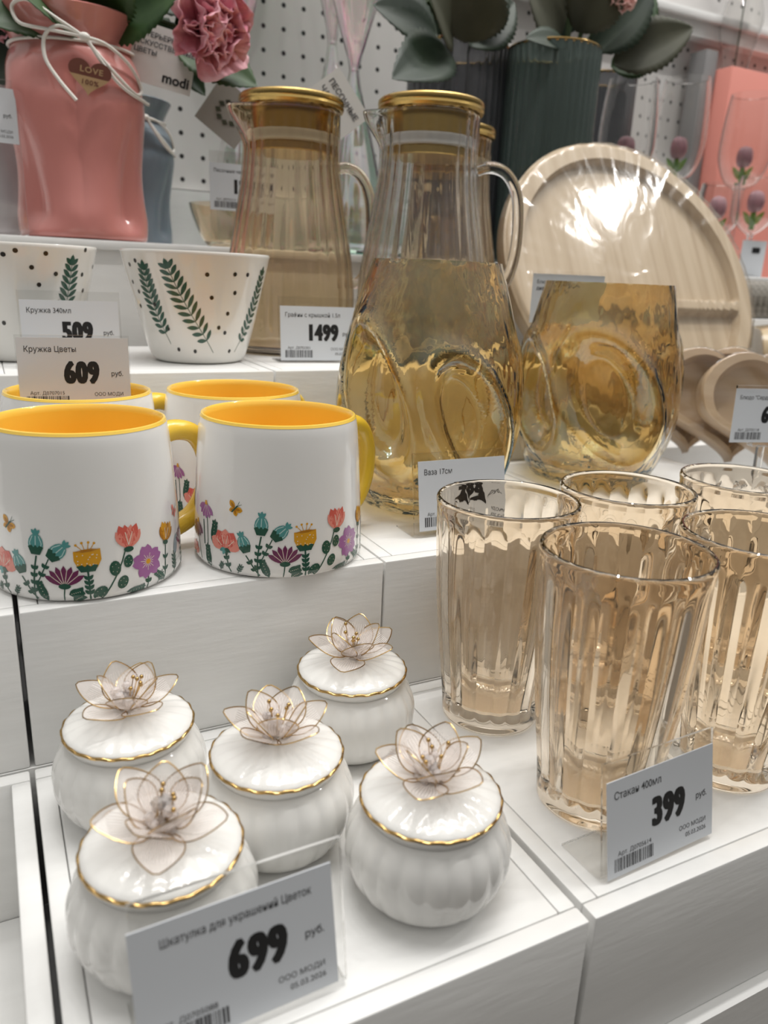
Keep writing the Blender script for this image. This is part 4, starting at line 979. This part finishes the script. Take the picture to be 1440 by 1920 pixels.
plant('artificial_greenery', 'dark saw-edged leaves standing in the green ribbed vase', 'plant', (g2.x, .868, ZD+0.008),
  [(V_(1050, 70, .86), V_(985, -40, .84), 0.080, (0, -1, .2), 'leafolive'), (V_(1080, 60, .86), V_(1150, -80, .83), 0.075, (-.1, -1, .2), 'leafolive'), (V_(1110, 95, .87), V_(1225, -30, .85), 0.07, (-.2, -1, .3), 'leafdark'), (V_(1150, 120, .87), V_(1300, 52, .83), 0.066, (0, -1, .35), 'leafolive'), (V_(1145, 125, .88), V_(1235, 110, .86), 0.05, (0, -1, .4), 'leaf'), (V_(1040, 75, .88), V_(1060, -60, .88), 0.06, (0, -1, .2), 'leafdark'), (V_(1060, 82, .84), V_(985, 72, .82), 0.03, (0, -1, .6), 'leafdark'), (V_(1170, 50, .88), V_(1225, -20, .88), 0.06, (0, -1, .3), 'leaf')],
  [([(g2.x-.01, .868, ZD+0.01), V_(1040, 100, .87), V_(1030, -20, .86)], 0.003), ([(g2.x+.015, .87, ZD+0.01), V_(1080, 100, .87), V_(1110, -20, .85)], 0.003), ([(g2.x+.02, .875, ZD+0.01), V_(1085, 95, .88), V_(1170, 40, .87)], 0.003), ([(g2.x+.0, .875, ZD+0.01), V_(1060, 95, .88), V_(1075, -20, .87)], 0.0045)], None, group='artificial greenery in the smoked vases')

bl = thing('pale_blossom', 'pale pink blossom among the dark saw-edged leaves', 'flower', tuple(V_(1160, -2, .84)))
peony(bl, (0, 0, 0), 0.022, 'palepink', 5, (0, -1, 0.2))
b = MB(); b.tube([(0, 0.004, 0), (-0.03, 0.02, -0.05), (-0.055, 0.028, -0.09)], 0.0012, 6); b.build('stem', 'stem', bl, 60)

# hourglasses of iridescent glass
def make_hourglass(label, x, y, zw, Rb, Rt):
    t = thing('hourglass', label, 'hourglass', (x, y, ZD+0.0005), 0, 'iridescent glass hourglasses')
    h = zw-ZD; H = 2*h
    out = smoothprof([(Rb*0.9, 0.004), (Rb, 0.016), (Rb*0.92, h*0.25), (Rb*0.62, h*0.55), (Rb*0.28, h*0.83), (0.0065, h*0.97), (0.0060, h), (0.0065, h*1.03), (Rt*0.28, h*1.17), (Rt*0.62, h*1.45), (Rt*0.92, h*1.75), (Rt, H-0.016), (Rt*0.9, H-0.004)], 6)
    b = MB(); b.lathe([(0, 0.004)]+out+[(0, H-0.004)]+[(0, H-0.006)]+[(max(0.003, r-0.0026), z) for r, z in out[::-1]]+[(0, 0.006)], 64, lambda a, r, z, i: r*(1+0.025*cos(9*a)) if r > 0.01 else r, loop=True); b.build('bulbs', 'iri', t, 60)
    b = MB(); b.lathe([(0, 0), (Rb*1.02, 0), (Rb*1.04, 0.002), (Rb*0.98, 0.005), (0, 0.005)], 48); b.build('foot_plate', 'iri', t, 40)
    return t
h1 = at(623, 83, 1.01); h2 = at(664, 134, .90); h3 = at(456, 92, 1.02)
make_hourglass('tall iridescent hourglass with the higher waist, next to the hanging white card', h1.x, 1.01, h1.z, 0.047, 0.050)
make_hourglass('iridescent hourglass with the lower waist, nearest the dark grey vase', h2.x, .90, h2.z, 0.045, 0.052)
make_hourglass('iridescent hourglass behind the pink peony', h3.x, 1.02, h3.z, 0.045, 0.050)

# hanging cards
def card(label, c, w, h, rot, lines, cat='card', m_='cardwhite', roll=0.0):
    t = thing('hang_card', label, cat, c); t.rotation_euler = rot
    b = MB(); b.box(-w/2, w/2, 0, 0.0006, -h/2, h/2); b.build('card', m_, t, 0)
    ib = MB()
    for (s, x, z, sz, wt) in lines: put_text(ib, s, x, z, sz, wt, 1.0, y=-0.0004)
    if lines: ib.build('lettering', 'greyink', t, 0)
    return t
c1 = at(632, 198, .815)
cd1 = card('white card headed hourglass in Cyrillic, hanging askew', tuple(c1), 0.056, 0.045, (0, 0.92, -0.30), [('ПЕСОЧНЫЕ', -0.0235, 0.006, 0.0080, 0.02), ('ЧАСЫ', -0.0235, -0.0050, 0.0080, 0.02)])
b = MB(); b.tube([(-0.023, -0.0004, 0.0165), (-0.029, 0.02, 0.024), (-0.036, 0.045, 0.030)], 0.0004, 5); b.build('string', 'cord', cd1, 0)
c2 = at(303, 108, .845)
cd2 = card('white shop card about artificial flowers under the peony', tuple(c2), 0.062, 0.052, (0, 0.20, -0.25), [('ИНТЕРЬЕРНЫЕ', -0.026, 0.0145, 0.0062, 0.02), ('ИСКУССТВЕННЫЕ', -0.026, 0.0070, 0.0062, 0.02), ('ЦВЕТЫ', -0.026, -0.0005, 0.0062, 0.02)])
b = MB(); put_text(b, 'modi', 0.003, -0.0205, 0.0125, 0.03, 1.0, y=-0.0004); b.build('lettering', 'ink', cd2, 0)
c3 = at(428, 212, .88)
cd3 = card('greyish card with a sprig drawing, behind the amber pitcher', tuple(c3), 0.050, 0.050, (0, 0.62, -0.2), [], m_='kraft')
cd3.children[0].data.materials[0] = M['cardgrey'] = mat('grey_card', (0.30, 0.275, 0.245), 0.7)
b = MB()
for k in range(9): a = k*0.7; b.add([(0.012*cos(a)*0.9-0.004, -0.0004, 0.010*sin(a)), (0.012*cos(a)*0.9, -0.0004, 0.010*sin(a)+0.003), (0.012*cos(a)*0.9+0.004, -0.0004, 0.010*sin(a)), (0.012*cos(a)*0.9, -0.0004, 0.010*sin(a)-0.003)], [(0, 1, 2, 3)])
b.build('sprig_drawing', 'leafolive', cd3, 0)
q3 = at(430, 335, .84)
price_tag((q3.x+0.012, .835, ZD+0.0005), -0.05, 'half hidden tag standing behind the amber pitcher on the back shelf', 'Песочные часы Радуга', '1299', 'Арт. Д0702210', holder=True, h=0.092, cz=0.036, lean=0.02, seed=21, w=0.066, foot=0.02)
q4 = at(-8, 260, .84)
price_tag((q4.x-0.014, .83, ZD+0.0005), 0.12, 'tag standing before the lilac-grey vase, cut off by the picture edge', 'Ваза керамика', '899', 'Арт. Д0704417', date='15.02.2026', holder=True, h=0.130, cz=0.078, lean=0.02, seed=22, w=0.069, foot=0.02)
# amber bowl behind the pitcher
ab = at(415, 385, .90)
b = MB(); pr = smoothprof([(0.018, 0.0), (0.026, 0.001), (0.036, 0.014), (0.044, 0.034), (0.047, 0.046)], 5); b.lathe([(0, 0.001)]+pr+[(r-0.002, z+0.0004) for r, z in pr[::-1] if z > 0.003]+[(0, 0.003)], 64)
o = b.build('amber_bowl', 'amberglass', None, 60); o.location = (ab.x+0.012, .90, ZD+0.0005); tag(o, 'small amber glass bowl on the back shelf beside the amber pitcher', 'bowl')

# ------------------------------------------------------------------ glasses with glass tulips
def make_tulip_glass(label, x, y, ztop, hb, R_, stemmed=True):
    z0 = ZD+0.0005; H = ztop-z0; zb = H-hb
    t = thing('tulip_glass', label, 'wine glass', (x, y, z0), face(x, y), 'clear glasses with a pink glass tulip inside')
    bowl = smoothprof([(0.0045, zb-0.002), (R_*0.62, zb+0.008), (R_*0.95, zb+hb*0.28), (R_, zb+hb*0.5), (R_*0.93, zb+hb*0.8), (R_*0.84, H)], 6)
    th = 0.0014
    if stemmed: base = [(0, 0), (R_*0.8, 0), (R_*0.82, 0.0012), (R_*0.5, 0.0030), (0.007, 0.007), (0.0038, 0.02), (0.0036, zb-0.012)]
    else: base = [(0, 0), (R_*0.4, 0)]; 
    prof = base+bowl+[(r-th, z+0.0003) for r, z in bowl[::-1] if r-th > 0.004]+[(0, zb+0.004)]
    b = MB(); b.lathe(prof, 48); b.build('glass', 'clearglass', t, 60)
    g = MB(); g.tube([(0, 0, zb+0.006), (0, 0, zb+0.030)], 0.0040, 8)
    for s_ in (-1, 1): leaf_mesh(g, (0, 0, zb+0.012), (s_*0.015, -0.003, zb+0.032), 0.009, (0, -1, 0))
    st = g.build('glass_stem', 'greenglass', t, 60)
    p = MB()
    p.ball((0, 0, zb+0.046), 0.0105, 12, 8, (1, 1, 1.55))
    for k in range(5):
        a = 2*pi*k/5; p.ball((0.0055*cos(a), 0.0055*sin(a), zb+0.046), 0.0075, 8, 6, (1, 1, 2.0))
    p.build('glass_tulip', 'pinkglass', t, 60)
    return t
for (px, py, y, hb, R_, lb) in ((1188, 150, .885, 0.130, 0.038, 'tulip glass nearest the charcoal vase'), (1290, 148, .95, 0.140, 0.039, 'tulip glass in front of the grey upright'),
                               (1415, 178, .94, 0.135, 0.040, 'tulip glass in front of the salmon box, tallest bowl at the picture edge'), (1352, 345, .86, 0.078, 0.030, 'short tulip glass low beside the round board'),
                               (1425, 330, .87, 0.082, 0.030, 'short tulip glass low at the picture edge')):
    p_ = at(px, py, y); make_tulip_glass(lb, p_.x, y, p_.z, hb, R_)
# round glass vase and pink-handled mug on the salmon box
s0 = at(1362, 130, 1.02)
b = MB(); b.box(s0.x+0.002, s0.x+0.25, 1.01, 1.075, ZD+0.0006, s0.z+0.004)
o = b.build('salmon_box', 'salmon', None, bevel=0.0015); tag(o, 'large salmon pink gift box against the pegboard', 'box')
b = MB(); b.box(s0.x-0.028, s0.x-0.001, 1.04, 1.075, ZD+0.0006, s0.z+0.03); o = b.build('grey_upright', 'greymetal', None, bevel=0.001); tag(o, 'grey metal upright beside the salmon box', 'shelf upright')
rv = at(1388, 42, 1.035)
b = MB(); R_ = 0.034; zc = rv.z-(s0.z+0.0045)
pr = [(0.016, 0.0), (0.02, 0.001), (R_*0.7, zc*0.35), (R_, zc), (R_*0.75, zc*1.55), (0.018, zc*1.9), (0.020, zc*2.05)]; pr = smoothprof(pr, 6)
b.lathe([(0, 0.0008)]+pr+[(r-0.0015, z) for r, z in pr[::-1] if z > 0.003]+[(0, 0.003)], 48)
rt = thing('bud_vase', 'round clear bud vase with a lilac bloom on top of the salmon box', 'vase', (s0.x+0.040, 1.04, s0.z+0.0046))
b.build('glass', 'clearglass', rt, 60)
for k, (a, e_) in enumerate(((0.3, 20), (1.7, 35), (3.0, 25), (4.4, 40), (5.5, 30))):
    b = MB(); leaf_mesh(b, (0, 0, zc*1.95), (0.035*cos(a), 0.03*sin(a), zc*1.95+0.012), 0.026, (0, 0, 1)); b.build('petal', 'lilac', rt, 60, solid=0.0004)
b = MB(); b.tube([(0, 0, 0.004), (0, 0, zc*1.95)], 0.0012, 6); b.build('stem', 'stem', rt, 60)
# white ledge along the pegboard
l0, l1 = at(1225, 30, 1.06), at(1440, 92, 1.06)
b = MB(); b.box(l0.x-0.45, 1.7, 1.062, 1.0895, l0.z-0.012, l0.z+0.010); b.box(l0.x-0.45, 1.7, 1.052, 1.0895, l0.z+0.0101, l0.z+0.022)
o = b.build('wall_ledge', 'paint', None, bevel=0.001); tag(o, 'white double ledge across the upper pegboard', 'ledge')

# ------------------------------------------------------------------ boards and placemats beyond the round board
sb = at(1352, 600, .70)
b = MB(); b.box(0.842, 1.20, .600, .7440, 0.0868, 0.130); o = b.build('display_riser', 'paint', None, bevel=0.001); tag(o, 'low white riser under the standing cutting boards', 'riser')
b = MB(); b.box(0.87, 1.25, .7450, .8140, 0.0868, 0.214); o = b.build('display_riser', 'paint', None, bevel=0.001); tag(o, 'higher white riser under the grey woven placemats', 'riser')
def slab(name, label, cat, x, y, w, d, h, m_, rot, z, group, filmed=False):
    t = thing(name, label, cat, (x, y, z), 0, group); t.rotation_euler = rot
    b = MB(); n_ = 14; rd = min(0.03, d*0.45, h*0.6); P_ = [(-d/2, 0), (d/2, 0)]+[(d/2-rd+rd*cos(a), h-rd+rd*sin(a)) for a in (pi/2*k/n_ for k in range(n_+1))]+[(-d/2+rd-rd*sin(a), h-rd+rd*cos(a)) for a in (pi/2*k/n_ for k in range(n_+1))]
    k_ = len(P_); b.add([(-w/2, p, q) for p, q in P_]+[(w/2, p, q) for p, q in P_], [tuple(range(k_-1, -1, -1)), tuple(range(k_, 2*k_))]+[(i, (i+1) % k_, k_+(i+1) % k_, k_+i) for i in range(k_)])
    b.build('slab' if filmed else 'mat', m_, t, 40, bevel=0.003 if filmed else 0.0006)
    if filmed:
        f = MB(); f.v = [tuple(Vector(v)*1.0) for v in b.v]; f.f = list(b.f); f.m = list(b.m); cc = Vector((0, 0, h/2)); f.xf(lambda v: cc+Vector(((v.x)*1.08, v.y*1.012, (v.z-h/2)*1.012))); f.build('cling_film', 'film', t, 40)
    return t
WORDS = ['nearest the round board', 'second from the round board', 'third from the round board', 'fourth from the round board, cut off by the picture edge']
for i in range(4):
    slab('cutting_board', 'wooden cutting board in film, '+WORDS[i], 'cutting board', 0.874+0.0335*i, 0.655-0.002*i, 0.0215, 0.12, 0.075, 'woodedge', (0, -0.16, -0.75), 0.1312+0.004, 'cutting boards standing side by side', True)
MW = ['nearest the round board', 'second', 'third', 'fourth', 'fifth', 'sixth', 'seventh', 'eighth', 'ninth', 'tenth']
pm = at(1350, 590, .875)
for i in range(12):
    lb = 'grey woven placemat standing on edge, '+(MW[i]+(' from the round board' if i else '')) if i < 10 else ('grey woven placemat at the picture edge, last but one of its row' if i == 10 else 'grey woven placemat last of its row at the picture edge')
    slab('placemat', lb, 'placemat', 0.918+0.0125*i, .779, 0.0105, 0.058, 0.050, 'mats', (0, -0.12, -0.55), 0.2155, 'woven placemats standing in a row')
for (px, py, y, lb) in ((1412, 478, .86, 'small white shelf label with a barcode at the foot of the salmon box'), (1305, 462, .90, 'small white shelf label low behind the round board')):
    p_ = at(px, py, y); t = thing('shelf_label', lb, 'label', (p_.x, y, ZD+0.0006), -0.3)
    b = MB(); b.box(-0.02, 0.02, 0, 0.0015, 0, max(0.03, p_.z-ZD+0.02)); b.build('card', 'paper', t, 0)
    b = MB(); b.box(-0.003, 0.010, -0.0006, -0.0002, max(0.03, p_.z-ZD+0.02)-0.018, max(0.03, p_.z-ZD+0.02)-0.010); b.build('barcode', 'ink', t, 0)
